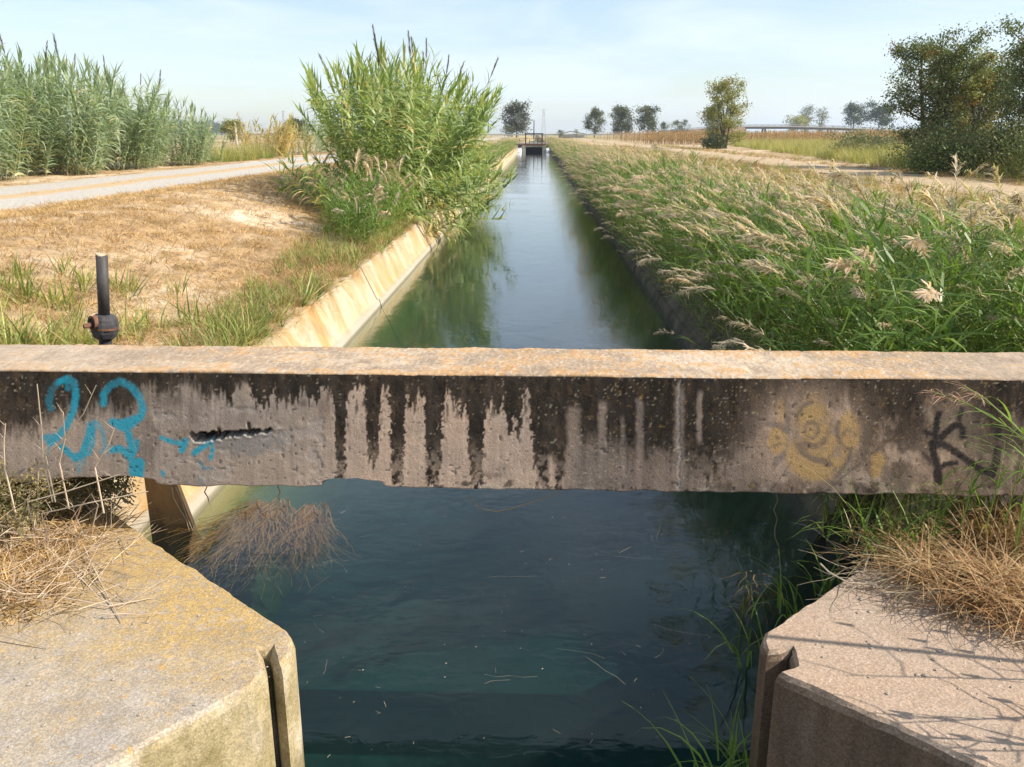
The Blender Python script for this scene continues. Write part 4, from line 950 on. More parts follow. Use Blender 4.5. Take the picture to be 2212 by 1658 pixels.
def tree(name, label, x, y, h, w, base, nleaf, ls, mat, seed, stems=1, form='round', aut=.1, cat='tree', group=None, z=None, kink=.10, dens=.12):
    r = random.Random(seed); rg = np.random.default_rng(seed)
    z = float(gz(x, y)) if z is None else z
    root = thing(name, label, cat, (x, y, z), 0, group)
    b = MB(); ends = []
    for s in range(stems):
        an = r.uniform(0, 6.28); sl = (w * .22 if stems > 1 else w * .04)
        dx, dy = sl * math.cos(an), sl * math.sin(an); hh = h * (r.uniform(.72, 1.0) if stems > 1 and s else .97)
        pts = [Vector((dx * t + kink * w * .2 * math.sin(4 * t + s), dy * t + kink * w * .2 * math.cos(3.3 * t + s), hh * t)) for t in [i / 8 for i in range(9)]]
        tr = h * (.018 if stems > 1 else .026); b.tube(pts, [tr * (1 - .9 * i / 8) + .004 for i in range(9)], 6)
        nb = max(7, int((18 if stems == 1 else 11)))
        for i in range(nb):
            t = base / h + (1 - base / h) * ((i + r.random()) / nb); t = min(t, .98); k = min(7, int(t * 8)); p0 = pts[k].lerp(pts[k + 1], t * 8 - k)
            u = (t - base / h) / (1 - base / h)
            if form == 'round': rad = w / 2 * math.sqrt(max(.05, 1 - (2 * u - .85) ** 2 * .8))
            elif form == 'cone2': rad = w / 2 * (1.12 - .75 * u) * (.6 + .5 * min(1, u * 3))
            elif form == 'cone': rad = w / 2 * (1.08 - u) * (.75 + .4 * min(1, u * 6))
            elif form == 'umbrella': rad = w / 2 * (.5 + .6 * math.sin(math.pi * min(1, u * .8 + .15)))
            else: rad = w / 2 * (.55 + .45 * math.sin(math.pi * min(1, u + .1)))
            if stems > 1: rad *= .75
            rad *= r.uniform(.65, 1.12); a = i * 2.4 + r.gauss(0, .4); rise = r.uniform(.25, .75) * rad
            q = [p0 + Vector((math.cos(a) * rad * f, math.sin(a) * rad * f, rise * f ** 1.4)) for f in (0, .35, .7, 1)]
            b.tube(q, [tr * .38 * (1 - u * .5), tr * .25, tr * .14, .004], 4)
            for m_ in range(5):
                f = r.uniform(.3, 1.0); c = q[0].lerp(q[3], f); L = rad * r.uniform(.25, .45); a2 = a + r.gauss(0, .9); e = c + Vector((math.cos(a2) * L, math.sin(a2) * L, L * r.uniform(.0, .9)))
                b.tube([c, e], [.012 * h / 6, .004], 3); ends.append((c, e))
        for m_ in range(4): c = pts[7]; e = pts[8] + Vector((r.gauss(0, .06 * w), r.gauss(0, .06 * w), r.uniform(0, .10 * h))); ends.append((c, e))
    b.obj('trunk', M_bark, root)
    E0 = np.array([tuple(p[0]) for p in ends]); E1 = np.array([tuple(p[1]) for p in ends])
    wt = np.exp(rg.normal(0, .55, len(ends))); wt /= wt.sum()
    ix = rg.choice(len(ends), nleaf, p=wt); t = rg.random(nleaf) ** .7
    C = E0[ix] * (1 - t[:, None]) + E1[ix] * t[:, None] + rg.normal(0, dens * w * .28, (nleaf, 3)) * np.array([1, 1, .8])
    C[:, 2] = np.maximum(C[:, 2], .08)
    if cat == 'bush': C[:, 2] *= rg.random(nleaf) ** .6
    d = rg.normal(0, 1, (nleaf, 3)); d[:, 2] -= .25; d /= np.linalg.norm(d, axis=1)[:, None]
    s_ = np.cross(d, rg.normal(0, 1, (nleaf, 3))); s_ /= np.linalg.norm(s_, axis=1)[:, None]
    L = ls * rg.uniform(.6, 1.3, nleaf)[:, None]
    V = np.stack([C, C + d * L * .5 + s_ * L * .27, C + d * L, C + d * L * .5 - s_ * L * .27], 1).reshape(-1, 3)
    F = np.arange(nleaf * 4).reshape(-1, 4)
    # whole sprays turn, not single leaves
    tw = (rg.random(len(ends)) < aut) * rg.uniform(.3, 1, len(ends)); br = np.clip(.5 + .28 * rg.normal(0, 1, len(ends)), 0, 1)
    tint = np.stack([np.clip(br[ix] + rg.normal(0, .18, nleaf), 0, 1), np.full(nleaf, .3), np.clip(tw[ix] + (rg.random(nleaf) < .04) * .6, 0, 1)], 1)
    link('crown', np_mesh('crown', V, F, [mat], False, {'tint': np.repeat(tint, 4, 0)}), root)
    return root
gy = lambda px, y: (px - 1155) / 1850.0 * y
tree('leafy_tree', 'dark leafy tree with autumn tinged top on the right, nearest the open sky', gy(1962, 37), 37, 4.8, 4.0, .3, 20000, .105, M_tl_dark, 41, 7, 'tall', .08, dens=.15)
tree('leafy_tree', 'narrow rusty orange topped tree between the two dark right hand trees', gy(2058, 35), 35, 4.2, 2.2, .3, 11000, .10, M_tl_olive, 42, 3, 'tall', .3, dens=.17)
tree('leafy_tree', 'tallest dark tree cut by the right edge of the picture', gy(2195, 30), 30, 5.1, 4.0, .3, 25000, .10, M_tl_dark, 43, 7, 'tall', .05, dens=.15)
tree('leafy_tree', 'lower dark tree filling the gap behind the right hand trees', gy(2105, 34), 36.5, 3.9, 4.4, .2, 17000, .11, M_tl_dark, 44, 6, 'tall', .06, dens=.2)
tree('bramble_bush', 'low sunlit green bramble left of the dark right hand trees', gy(1835, 50), 50, 1.15, 4.6, .05, 4500, .14, M_tl_pop, 45, 5, 'tall', .05, 'bush')
tree('bramble_bush', 'shaded brush at the foot of the right hand trees', gy(2140, 29), 30, 1.4, 6.5, .05, 14000, .085, M_tl_dark, 46, 7, 'tall', .02, 'bush')
tree('bramble_bush', 'dark brush in front of the gap between the right hand trees', gy(2030, 31), 32, 1.15, 3.6, .05, 11000, .085, M_tl_dark, 48, 7, 'tall', .02, 'bush')
tree('bramble_bush', 'dark brush in the shade at the right picture edge', gy(2240, 27), 26.5, 1.6, 4.5, .05, 11000, .08, M_tl_dark, 47, 6, 'tall', .02, 'bush')
tree('young_tree', 'lone olive green young tree standing beside the right hand path', gy(1547, 84), 84, 5.8, 5.4, .3, 9000, .17, M_tl_olive, 53, 5, 'cone2', .05, dens=.15)
tree('bramble_bush', 'dark low bush at the foot of the lone young tree', gy(1522, 82), 82, 1.1, 3.0, .05, 2500, .16, M_tl_far, 52, 4, 'tall', .05, 'bush')
far = [('round grey green tree left of the far sluice gate', 1116, 300, 234, 62, M_tl_grey, 'round', 61, 3600), ('leftmost small tree beyond the maize field', 1277, 290, 243, 42, M_tl_far, 'round', 62, 2600),
       ('second tree beyond the maize, broad and two headed', 1333, 300, 240, 52, M_tl_far, 'round', 63, 3000), ('third tree beyond the maize, darkest of the row', 1387, 300, 240, 50, M_tl_far, 'round', 64, 3000),
       ('small shrub right of the dark third tree beyond the maize', 1420, 305, 268, 26, M_tl_far, 'round', 65, 900), ('low rounded tree left of the overpass ramp', 1447, 420, 265, 30, M_tl_far, 'round', 66, 1000), ('small dark tree at the start of the overpass ramp', 1462, 430, 262, 22, M_tl_pine, 'round', 67, 800),
       ('tiny pale round tree above the overpass ramp', 1512, 520, 260, 20, M_tl_pop, 'round', 68, 700), ('tree half hidden behind the lone young tree', 1520, 500, 248, 60, M_tl_far, 'round', 69, 1500),
       ('pale poplar pair behind the overpass deck, left', 1708, 640, 236, 38, M_tl_pop, 'tall', 70, 1500), ('pale poplar behind the overpass deck, right', 1738, 640, 240, 34, M_tl_pop, 'tall', 71, 1200), ('yellowish low tree behind the overpass deck', 1692, 620, 262, 56, M_tl_olive, 'round', 72, 1300),
       ('rounded dark pine left of the pair by the overpass', 1806, 520, 238, 46, M_tl_pine, 'umbrella', 73, 2600), ('rounded broad pine right of the pair by the overpass', 1856, 520, 242, 58, M_tl_pine, 'umbrella', 74, 2800),
       ('orange tinged tree left of the yellowing reeds', 522, 140, 268, 46, M_tl_olive, 'round', 75, 2400), ('dark tree behind the small green reeds on the left', 660, 160, 266, 52, M_tl_far, 'round', 76, 2400),
       ('bush by the far road, right of the pylon', 1206, 262, 283, 18, M_tl_far, 'round', 77, 500), ('bush by the shed roof at the far road', 1240, 262, 282, 14, M_tl_pop, 'round', 78, 400), ('bush under the grey green tree by the far road', 1098, 275, 276, 30, M_tl_far, 'round', 79, 800)]
for (lb, px_, d, pt, pw, mt, fm, sd, nl) in far:
    h = CAMZ - BANK + (288.0 - pt) / 1850 * d; w = pw / 1850 * d
    tree('far_tree', lb, gy(px_, d), d, h, w * .86, h * (.34 if fm == 'umbrella' else .10), int(nl * 1.6), .055 * w + .05, mt, sd, 3 if fm == 'tall' else 1, fm, .08, group='distant trees', dens=.36)
# hazy wood on the horizon: reads as one mass
rg = np.random.default_rng(5); VV = []; 
def wood(x0, x1, y0, y1, n, hmax, ls, seed):
    rg = np.random.default_rng(seed); cx = rg.uniform(x0, x1, n // 160 + 2); cy_ = rg.uniform(y0, y1, len(cx)); hh = rg.uniform(.55, 1, len(cx)) * hmax
    ix = rg.integers(0, len(cx), n); u = rg.normal(0, 1, (n, 3)); u /= np.linalg.norm(u, axis=1)[:, None]; rr_ = rg.random(n) ** .33
    C = np.stack([cx[ix] + u[:, 0] * rr_ * hh[ix] * .55, cy_[ix] + u[:, 1] * rr_ * hh[ix] * .55, BANK + hh[ix] * .52 + u[:, 2] * rr_ * hh[ix] * .48], 1)
    d = rg.normal(0, 1, (n, 3)); d /= np.linalg.norm(d, axis=1)[:, None]; s = np.cross(d, rg.normal(0, 1, (n, 3))); s /= np.linalg.norm(s, axis=1)[:, None]; L = ls * rg.uniform(.6, 1.3, n)[:, None]
    V = np.stack([C, C + d * L * .5 + s * L * .3, C + d * L, C + d * L * .5 - s * L * .3], 1).reshape(-1, 3)
    t = np.repeat(np.stack([rg.random(n), np.full(n, .3), np.zeros(n)], 1), 4, 0); return V, t
parts = [wood(-620, -560, 1400, 1500, 2600, 24, 3.5, 1), wood(-545, -495, 1400, 1450, 2200, 22, 3.5, 2), wood(-1300, -640, 1700, 2000, 6000, 15, 5, 3)]
V = np.concatenate([p[0] for p in parts]); t = np.concatenate([p[1] for p in parts])
o = link('far_wood', np_mesh('far_wood', V, np.arange(len(V)).reshape(-1, 4), [M_tl_far], False, {'tint': t})); tag(o, 'hazy line of far woods on the horizon', 'woods', kind='stuff')

# ================================================================== far structures
M_conc = flat_mat('old_concrete', (0.46, 0.41, 0.34), .9, 0, .25, 3, .3); M_dsteel = flat_mat('dark_steel', (0.045, 0.035, 0.032), .6, .4, .4, 8); M_grey = flat_mat('galvanised', (0.42, 0.43, 0.44), .5, .5, .15, 6); M_brown = flat_mat('rust_brown', (0.16, 0.075, 0.045), .85, .1, .4, 10)
M_plate = flat_mat('gate_plate', (0.028, 0.026, 0.032), .7, .2, .4, 3)
def gate():
    D = 131.0; z_ = lambda py: CAMZ - (py - 288.0) / 1850 * D; x_ = lambda px: gy(px, D)
    root = thing('sluice_gate', 'dark steel sluice gate with concrete piers closing the far canal', 'sluice gate', (x_(1153), D, 0))
    def bx(name, px0, px1, y0, y1, py0, py1, mt):
        b = MB(); b.box(((x_(px0) + x_(px1)) / 2 - root.location.x, (y0 + y1) / 2 - D, (z_(py0) + z_(py1)) / 2), (abs(x_(px1) - x_(px0)), y1 - y0, abs(z_(py0) - z_(py1)))); return b.obj(name, mt, root)
    bx('pier', 1127, 1135, D - .6, D + 2.2, 313, 330, M_conc); bx('pier', 1170, 1177, D - .6, D + 2.2, 313, 330, M_conc)
    bx('gate_leaf', 1135.2, 1169.8, D + .4, D + .6, 316, 330, M_plate)
    bx('lintel', 1135.1, 1169.9, D - .3, D - .02, 312.2, 315, M_conc)
    bx('deck', 1112, 1190, D - .7, D + 1.8, 309.4, 312, M_brown)
    for p in (1135, 1169): bx('frame_post', p - 1.2, p + 1.2, D - .1, D + .1, 290, 309.2, M_dsteel)
    bx('crossbar', 1133, 1171.5, D - .12, D + .12, 288.3, 290.4, M_dsteel)
    bx('spindle', 1151.6, 1152.8, D - .05, D + .05, 291, 316, M_dsteel)
    for p in (1113, 1122, 1143, 1160, 1176, 1186): bx('rail_post', p - .5, p + .5, D - .65, D - .57, 299, 309, M_brown)
    for q in (299, 303.5): bx('rail', 1112, 1188, D - .66, D - .6, q, q + .8, M_brown)
    # side sluices spilling white water
    m = NM('foam'); n = m.noise(6, 6, .7, m.objco()); fm = m.done(m.principled(m.mix(n, (.55, .6, .64), (.92, .94, .95)), .6, m.bump(n, .8, .1)))
    for k, (a, c_) in enumerate(((1119, 1126.5), (1177.5, 1184))):
        vs_ = []; fs = []; n_ = 10
        for i in range(n_):
            t = i / (n_ - 1); yy = 1.2 - 3.0 * t; zz = .95 * (1 - t) ** .6 + .02
            for j in range(5):
                s = j / 4; vs_.append((x_(a + (c_ - a) * s) - root.location.x, yy + .2 * math.sin(j * 2 + k), zz + .12 * math.sin(i * 2.1 + j * 3)))
        for i in range(n_ - 1):
            for j in range(4): fs.append((i * 5 + j, i * 5 + j + 1, i * 5 + j + 6, i * 5 + j + 5))
        b = MB(); b.add(vs_, fs); o = b.obj('spill_water', fm, root, smooth=True); o['label'] = 'white spilling water beside the gate'
gate()
b = MB(); b.box((0, 0, .3), (7.0, .5, 2.0)); o = b.obj('headwall', M_conc, None, (gy(1153, 137), 137.3, 0)); tag(o, 'low concrete headwall behind the far sluice gate', 'wall')
# far road on a low bank with a white guard rail
def guard():
    root = thing('guard_rail', 'pale guard rail along the far cross road', 'guard rail', (0, 262, BANK)); b = MB()
    b.box((-75, 0, .95), (230, .08, .34)); b.obj('rail', M_grey, root); me = None
    b = MB(); b.box((0, .12, .55), (.14, .14, 1.1)); me = b.mesh('post', [M_grey])
    for k in range(58): link('post', me, root, (-189 + 4 * k, 0, 0))
guard()
b = MB(); b.add([(-700, 264, BANK + .02), (120, 264, BANK + .02), (120, 271, BANK + .02), (-700, 271, BANK + .02)], [(0, 1, 2, 3)]); o = b.obj('far_road', flat_mat('asphalt', (.06, .06, .06), .9)); tag(o, 'far cross road behind the guard rail', 'road', kind='structure')
def shed():
    root = thing('farm_shed', 'low shed with sloping roof by the far road', 'shed', (gy(1233, 268), 276, BANK)); s = 268 / 1850.0
    b = MB(); b.box((0, 0, .55), (52 * s, 6, 1.1)); b.obj('wall', M_conc, root)
    b = MB(); w = 58 * s / 2; b.add([(-w - .0, -3.6, 1.0), (-.6, -3.6, 2.0), (w, -3.6, 1.2), (-w, 3.6, 1.0), (-.6, 3.6, 2.0), (w, 3.6, 1.2), (-w, -3.6, .8), (w, -3.6, 1.0), (-.6, -3.6, 1.8)], [(0, 1, 4, 3), (1, 2, 5, 4), (6, 8, 1, 0), (8, 7, 2, 1)]); b.obj('roof', flat_mat('shed_roof', (.16, .13, .11), .8), root)
shed()
def pole(px_, pt, d, label):
    root = thing('utility_pole', label, 'pole', (gy(px_, d), d, BANK)); h = CAMZ - BANK + (288 - pt) / 1850 * d
    b = MB(); b.tube([(0, 0, 0), (0, 0, h)], [.16, .10], 8); b.obj('post', M_dsteel if px_ > 900 else M_conc, root); b = MB(); b.tube([(0, 0, h - .1), (0, 0, h + .25)], .05, 6); b.obj('insulator', M_conc, root)
pole(1152, 262, 240, 'thin dark utility pole behind the far sluice gate'); pole(529, 272, 95, 'grey concrete post left of the yellowing reeds')
def pylon(px_, pt, d, label):
    root = thing('power_pylon', label, 'pylon', (gy(px_, d), d, BANK)); H = CAMZ - BANK + (288 - pt) / 1850 * d; w0 = H * .10; b = MB(); q = lambda t: w0 * (1 - .88 * t ** .8) + .2; rr_ = H * .0055
    lv = [i / 9 for i in range(10)]; cs = ((-1, -1), (1, -1), (1, 1), (-1, 1))
    for (sx, sy) in cs: b.tube([(sx * q(t), sy * q(t), H * t) for t in lv], rr_, 4)
    b.obj('leg_lattice', M_grey, root); b = MB()
    for i in range(9):
        t0, t1 = lv[i], lv[i + 1]
        for k in range(4):
            (ax, ay), (bx_, by_) = cs[k], cs[(k + 1) % 4]
            b.tube([(ax * q(t0), ay * q(t0), H * t0), (bx_ * q(t1), by_ * q(t1), H * t1)], rr_ * .7, 3); b.tube([(bx_ * q(t0), by_ * q(t0), H * t0), (ax * q(t1), ay * q(t1), H * t1)], rr_ * .7, 3)
    b.obj('bracing', M_grey, root); b = MB()
    for t in (.74, .84, .94): b.tube([(-w0 * .85, 0, H * t), (0, 0, H * (t + .02)), (w0 * .85, 0, H * t)], rr_, 4)
    b.obj('cross_arm', M_grey, root)
pylon(1172, 240, 900, 'faint lattice power pylon behind the sluice gate'); pylon(632, 243, 1000, 'faint lattice power pylon behind the left hand reeds')
def overpass():
    D = 560.0; X = lambda px_: gy(px_, D); Zt = lambda px_: CAMZ + (288 - float(np.interp(px_, [1380, 1430, 1500, 1590, 1680, 1780, 1880, 1990, 2120, 2250], [288, 283, 277, 272.5, 272.5, 275, 279.5, 285, 290, 291]))) / 1850 * D
    root = thing('road_overpass', 'low concrete road overpass with railings far beyond the maize', 'bridge', (X(1730), D, BANK)); ox = root.location.x
    def band(name, p0, p1, y0, y1, lo, hi, mt, n=40):
        vs_ = []; fs = []
        for i in range(n):
            px_ = p0 + (p1 - p0) * i / (n - 1)
            z = Zt(px_) - BANK; zl = lo(px_) if callable(lo) else z + lo
            for (yy, zz) in ((y0, zl), (y0, z + hi), (y1, z + hi), (y1, zl)): vs_.append((X(px_) - ox, yy, zz))
        for i in range(n - 1):
            for j in range(4): fs.append((i * 4 + j, i * 4 + (j + 1) % 4, i * 4 + 4 + (j + 1) % 4, i * 4 + 4 + j))
        fs += [(0, 1, 2, 3), tuple((n - 1) * 4 + j for j in (3, 2, 1, 0))]
        b = MB(); b.add(vs_, fs); return b.obj(name, mt, root)
    Mo = flat_mat('overpass_concrete', (.15, .13, .12), .9, 0, .15, .5)
    band('deck', 1578, 1850, 0, 9, -2.2, -.6, Mo); band('kerb', 1578, 1850, -.3, 0.0, -1.0, -.45, flat_mat('pale_edge', (.5, .48, .45), .9))
    for k, e in enumerate((.1, .55)): band('guard_rail', 1410, 2130, -.28 - .01 * k, -.14, e - .25, e - .05, M_grey if k else Mo)
    b = MB(); b.box((0, 0, .0), (.25, .2, 1.3)); me = b.mesh('rail_post', [M_grey])
    for k in range(56): px_ = 1412 + 13 * k; link('rail_post', me, root, (X(px_) - ox, -.05, Zt(px_) - BANK - .1))
    for px_ in (1626, 1631, 1760, 1766):
        b = MB(); b.tube([(X(px_) - ox, 4.5, 0), (X(px_) - ox, 4.5, Zt(px_) - BANK - 2.0)], .6, 10); b.obj('pier', Mo, root)
    for (p0, p1) in ((1380, 1585), (1825, 2250)):
        n = 24; vs_ = []; fs = []
        for i in range(n):
            px_ = p0 + (p1 - p0) * i / (n - 1); z = max(.1, Zt(px_) - BANK - .55); w = 1.5 * z
            for (yy, zz) in ((-w, -.3), (0, z), (9, z), (9 + w, -.3)): vs_.append((X(px_) - ox, yy, zz))
        for i in range(n - 1):
            for j in range(3): fs.append((i * 4 + j, i * 4 + j + 1, i * 4 + j + 5, i * 4 + j + 4))
        fs += [(0, 1, 2, 3), tuple((n - 1) * 4 + j for j in (3, 2, 1, 0))]
        b = MB(); b.add(vs_, fs); b.obj('embankment', flat_mat('ramp_earth', (.24, .15, .09), .95, 0, .35, .2), root)
overpass()

# ================================================================== foreground plants and litter
# ---- submerged water weed
def weed(label, cx, cy, n, seed, L, spread, az0, mat):
    r = random.Random(seed); root = thing('water_weed', label, 'water weed', (cx, cy, -.05)); b = MB()
    for i in range(n):
        u = r.random(); a = az0 + (u - .5) * spread + r.gauss(0, .10); bx_ = (u - .5) * (.28 if n > 300 else .15); by_ = r.uniform(-.12, .2); top_ = r.random() < .38; p = Vector((bx_, by_, r.uniform(.025, .052) if top_ else r.uniform(-.12, .02))); pts = [p.copy()]; l_ = L * r.uniform(.5, 1.1); k = 8
        ph = r.uniform(0, 6)
        for j in range(k):
            a += r.gauss(0, .15) + .34 * math.sin(ph + j * 1.3); p = p + Vector((math.cos(a), math.sin(a), 0)) * l_ / k; p.z -= (.0004 + .0012 * j * r.random()) if top_ else .005 * j * r.random(); pts.append(p.copy())
        b.strip(pts, [.0085 * (1 - .6 * j / k) for j in range(k + 1)], (math.sin(a), -math.cos(a), .3), r.random(), r.random() * .4)
    b.obj('strands', mat, root); return root
M_weed = leaf_mat('water_weed', (0.045, 0.030, 0.010), (0.19, 0.11, 0.036), (0.15, 0.06, 0.024), transl=.1, rough=.75, var=.1, spec=.1)
p = at_z(575, 1098, 0); weed('larger orange brown water weed trailing in the water near the left abutment', p.x, p.y, 560, 1, .80, .42, R(-86), M_weed)
p = at_z(668, 1108, 0); weed('smaller reddish water weed trailing beside the larger one', p.x, p.y, 260, 2, .56, .10, R(-78), M_weed)
p = at_z(1640, 1265, 0); weed('little yellow brown water weed in the shade by the right abutment', p.x, p.y, 45, 3, .2, 2.2, R(-90), M_weed)
p = at_z(900, 742, 0); weed('dark drifting weed on the water just beyond the beam', p.x, p.y, 60, 4, .5, 1.0, R(-20), M_weed)

# ---- dry twig heap and litter on the left abutment
def twig(b, p, az, pitch, L, w, r, kink=.25, forks=2, tint=None):
    pts = [Vector(p)]; a, t = az, pitch; k = 5
    for j in range(k):
        a += r.gauss(0, kink * .5); t += r.gauss(0, kink * .4); pts.append(pts[-1] + Vector((math.cos(a) * math.cos(t), math.sin(a) * math.cos(t), math.sin(t))) * L / k)
        pts[-1].z = max(pts[-1].z, ZP + .006)
    tn = tint or (r.random(), .4, r.random() ** 3)
    b.tube(pts, [w * (1 - .75 * j / k) for j in range(k + 1)], 4, tn, cap=False)
    for f in range(forks):
        j = r.randrange(1, k); twig(b, pts[j], a + r.choice((-1, 1)) * r.uniform(.4, 1.0), t + r.uniform(-.2, .5), L * r.uniform(.2, .4), w * .55, r, kink, 0, tn)
r = random.Random(31); b = MB()
for i in range(270):
    px_ = r.uniform(-60, 230) if r.random() < .8 else r.uniform(150, 330); py_ = r.uniform(1130, 1340); q = at_z(px_, py_, ZP)
    if px_ > 120 + (1340 - py_) * 1.2 and r.random() < .8: continue
    hgt = .20 * max(0, 1 - px_ / 230) * r.random()
    twig(b, (q.x, q.y, ZP + .01 + hgt), r.uniform(0, 6.28), r.gauss(.05, .18), r.uniform(.12, .42), r.uniform(.0012, .0030), r, .3, 1)
o = b.obj('twig_heap', M_twig); tag(o, 'heap of pale dry twigs and straw on the left abutment', 'twigs', kind='stuff')
P, RO, S, I = [], [], [], []
for i in range(520):
    px_ = r.uniform(-120, 220) * (1 if r.random() < .8 else 1.4); py_ = r.uniform(1100, 1330); q = at_z(px_, py_, ZP)
    if px_ > 40 + (1340 - py_) * .9: continue
    P.append((q.x, q.y, ZP + .0)); RO.append(rotvec(r.uniform(0, 6.28), r.gauss(0, .2))); S.append(r.uniform(.5, 1.1)); I.append(r.randrange(10))
scatter('straw_litter', T_litter + T_straw, P, RO, S, I, 'matted straw litter around the twigs on the left abutment', 'straw')
b = MB()
for (pts) in ([(130, 1290), (235, 1310), (330, 1292)], [(0, 1372), (60, 1388), (100, 1400)], [(150, 1210), (230, 1290), (300, 1302)], [(180, 1180), (215, 1255), (262, 1345)]): 
    b2 = MB(); q = [at_z(a, c_, ZP + .03 - .012 * i) for i, (a, c_) in enumerate(pts)]; b2.tube(q, [.004, .0035, .002], 5, (.6, .4, .1)); o = b2.obj('dead_twig', M_twig)
    tag(o, {130: 'long nearly straight dead twig reaching right across the left abutment', 0: 'thin curved dead twig at the left picture edge on the abutment', 150: 'slanting dead twig at the edge of the twig heap', 180: 'dead twig pointing towards the viewer beside the twig heap'}[pts[0][0]], 'twig', 'dead twigs on the left abutment')
# ---- pebbles: loose gravel, uncountable crumbs
def pebbles(name, n, fpx, seed, label):
    r = random.Random(seed); mt = flat_mat(name + '_stone', (.34, .29, .24), .9, 0, .6, 3, .4); var = []
    for k in range(4):
        bm_ = MB(); rr_ = random.Random(k + seed); vs_ = []
        for (x, y, z) in ((0, 0, 1), (.9, 0, .2), (.3, .85, .2), (-.7, .5, .25), (-.75, -.5, .2), (.3, -.85, .3), (.0, 0, -.4)): vs_.append((x * rr_.uniform(.7, 1.2), y * rr_.uniform(.7, 1.2), z * .7 * rr_.uniform(.7, 1.1)))
        fs = [(0, k2, k2 % 5 + 1) for k2 in range(1, 6)] + [(6, k2 % 5 + 1, k2) for k2 in range(1, 6)]; bm_.add(vs_, fs); var.append(bm_.mesh('pebble', [mt]))
    P, RO, S, I = [], [], [], []
    for i in range(n):
        px_, py_ = fpx(r); q = at_z(px_, py_, ZP); P.append((q.x, q.y, ZP + .002)); RO.append((0, 0, r.uniform(0, 6))); S.append(.0018 + .011 * r.random() ** 6); I.append(r.randrange(4))
    scatter(name, var, P, RO, S, I, label, 'gravel')
def fL(r):
    while True:
        x, y = r.uniform(0, 600), r.uniform(1180, 1640)
        if y > 1190 + max(0, x - 320) * .62 + 10 and y < 1650 - x * .3: return x, y
def fR(r):
    while True:
        x, y = r.uniform(1690, 2212), r.uniform(1240, 1650)
        if y > 1370 - (x - 1670) * .62 and y < 1400 + (x - 1700) * .5: return x, y
pebbles('loose_gravel', 190, fL, 1, 'loose crumbs of gravel on the left abutment'); pebbles('loose_gravel', 170, fR, 2, 'loose crumbs of gravel on the right abutment')

# ---- scrubby grey-green plant at the left edge
M_scrub = leaf_mat('scrub_leaf', (0.10, 0.105, 0.04), (0.23, 0.20, 0.09), (0.42, 0.30, 0.13), transl=.25, var=.1, rough=.6)
def scrub(label, x, y, z, w, h, n, seed, ls=.022):
    r = random.Random(seed); rg = np.random.default_rng(seed); root = thing('scrub_plant', label, 'shrub', (x, y, z)); b = MB(); ends = []
    for i in range(46):
        a = r.uniform(0, 6.28); q = math.sqrt(r.random()); p0 = Vector((r.gauss(0, .1), r.gauss(0, .1), 0)); p1 = Vector((q * w / 2 * math.cos(a), q * w / 2 * math.sin(a), h * r.uniform(.5, 1.0) * (1.1 - .6 * q * q)))
        pm = p0.lerp(p1, .5) + Vector((r.gauss(0, .04), r.gauss(0, .04), .08)); b.tube([p0, pm, p1], [.005, .0035, .002], 4, (.5, .4, 0)); ends += [(p0.lerp(pm, .5), pm), (pm, p1), (pm, p1)]
    b.obj('stems', M_twig, root)
    E0 = np.array([tuple(e[0]) for e in ends]); E1 = np.array([tuple(e[1]) for e in ends]); ix = rg.integers(0, len(ends), n); t = rg.random(n)
    C = E0[ix] * (1 - t[:, None]) + E1[ix] * t[:, None] + rg.normal(0, .028, (n, 3)); d = rg.normal(0, 1, (n, 3)); d[:, 2] += .4; d /= np.linalg.norm(d, axis=1)[:, None]; s = np.cross(d, rg.normal(0, 1, (n, 3))); s /= np.linalg.norm(s, axis=1)[:, None]; L = ls * rg.uniform(.5, 1.3, n)[:, None]
    V = np.stack([C, C + d * L * .5 + s * L * .22, C + d * L, C + d * L * .5 - s * L * .22], 1).reshape(-1, 3); br = rg.random(len(ends)); dr = (rg.random(len(ends)) < .4) * rg.uniform(.3, .9, len(ends))
    link('leaves', np_mesh('leaves', V, np.arange(4 * n).reshape(-1, 4), [M_scrub], False, {'tint': np.repeat(np.stack([br[ix], np.full(n, .3), dr[ix]], 1), 4, 0)}), root)
q = at_z(40, 1140, ZP); scrub('scrubby grey green plant growing at the left end under the beam', q.x, q.y - .12, ZP, .85, .46, 9000, 7)
q = at_z(185, 1105, ZP); scrub('smaller dark scrub plant in the shade under the beam on the left', q.x, q.y + .1, ZP, .55, .28, 4500, 8)
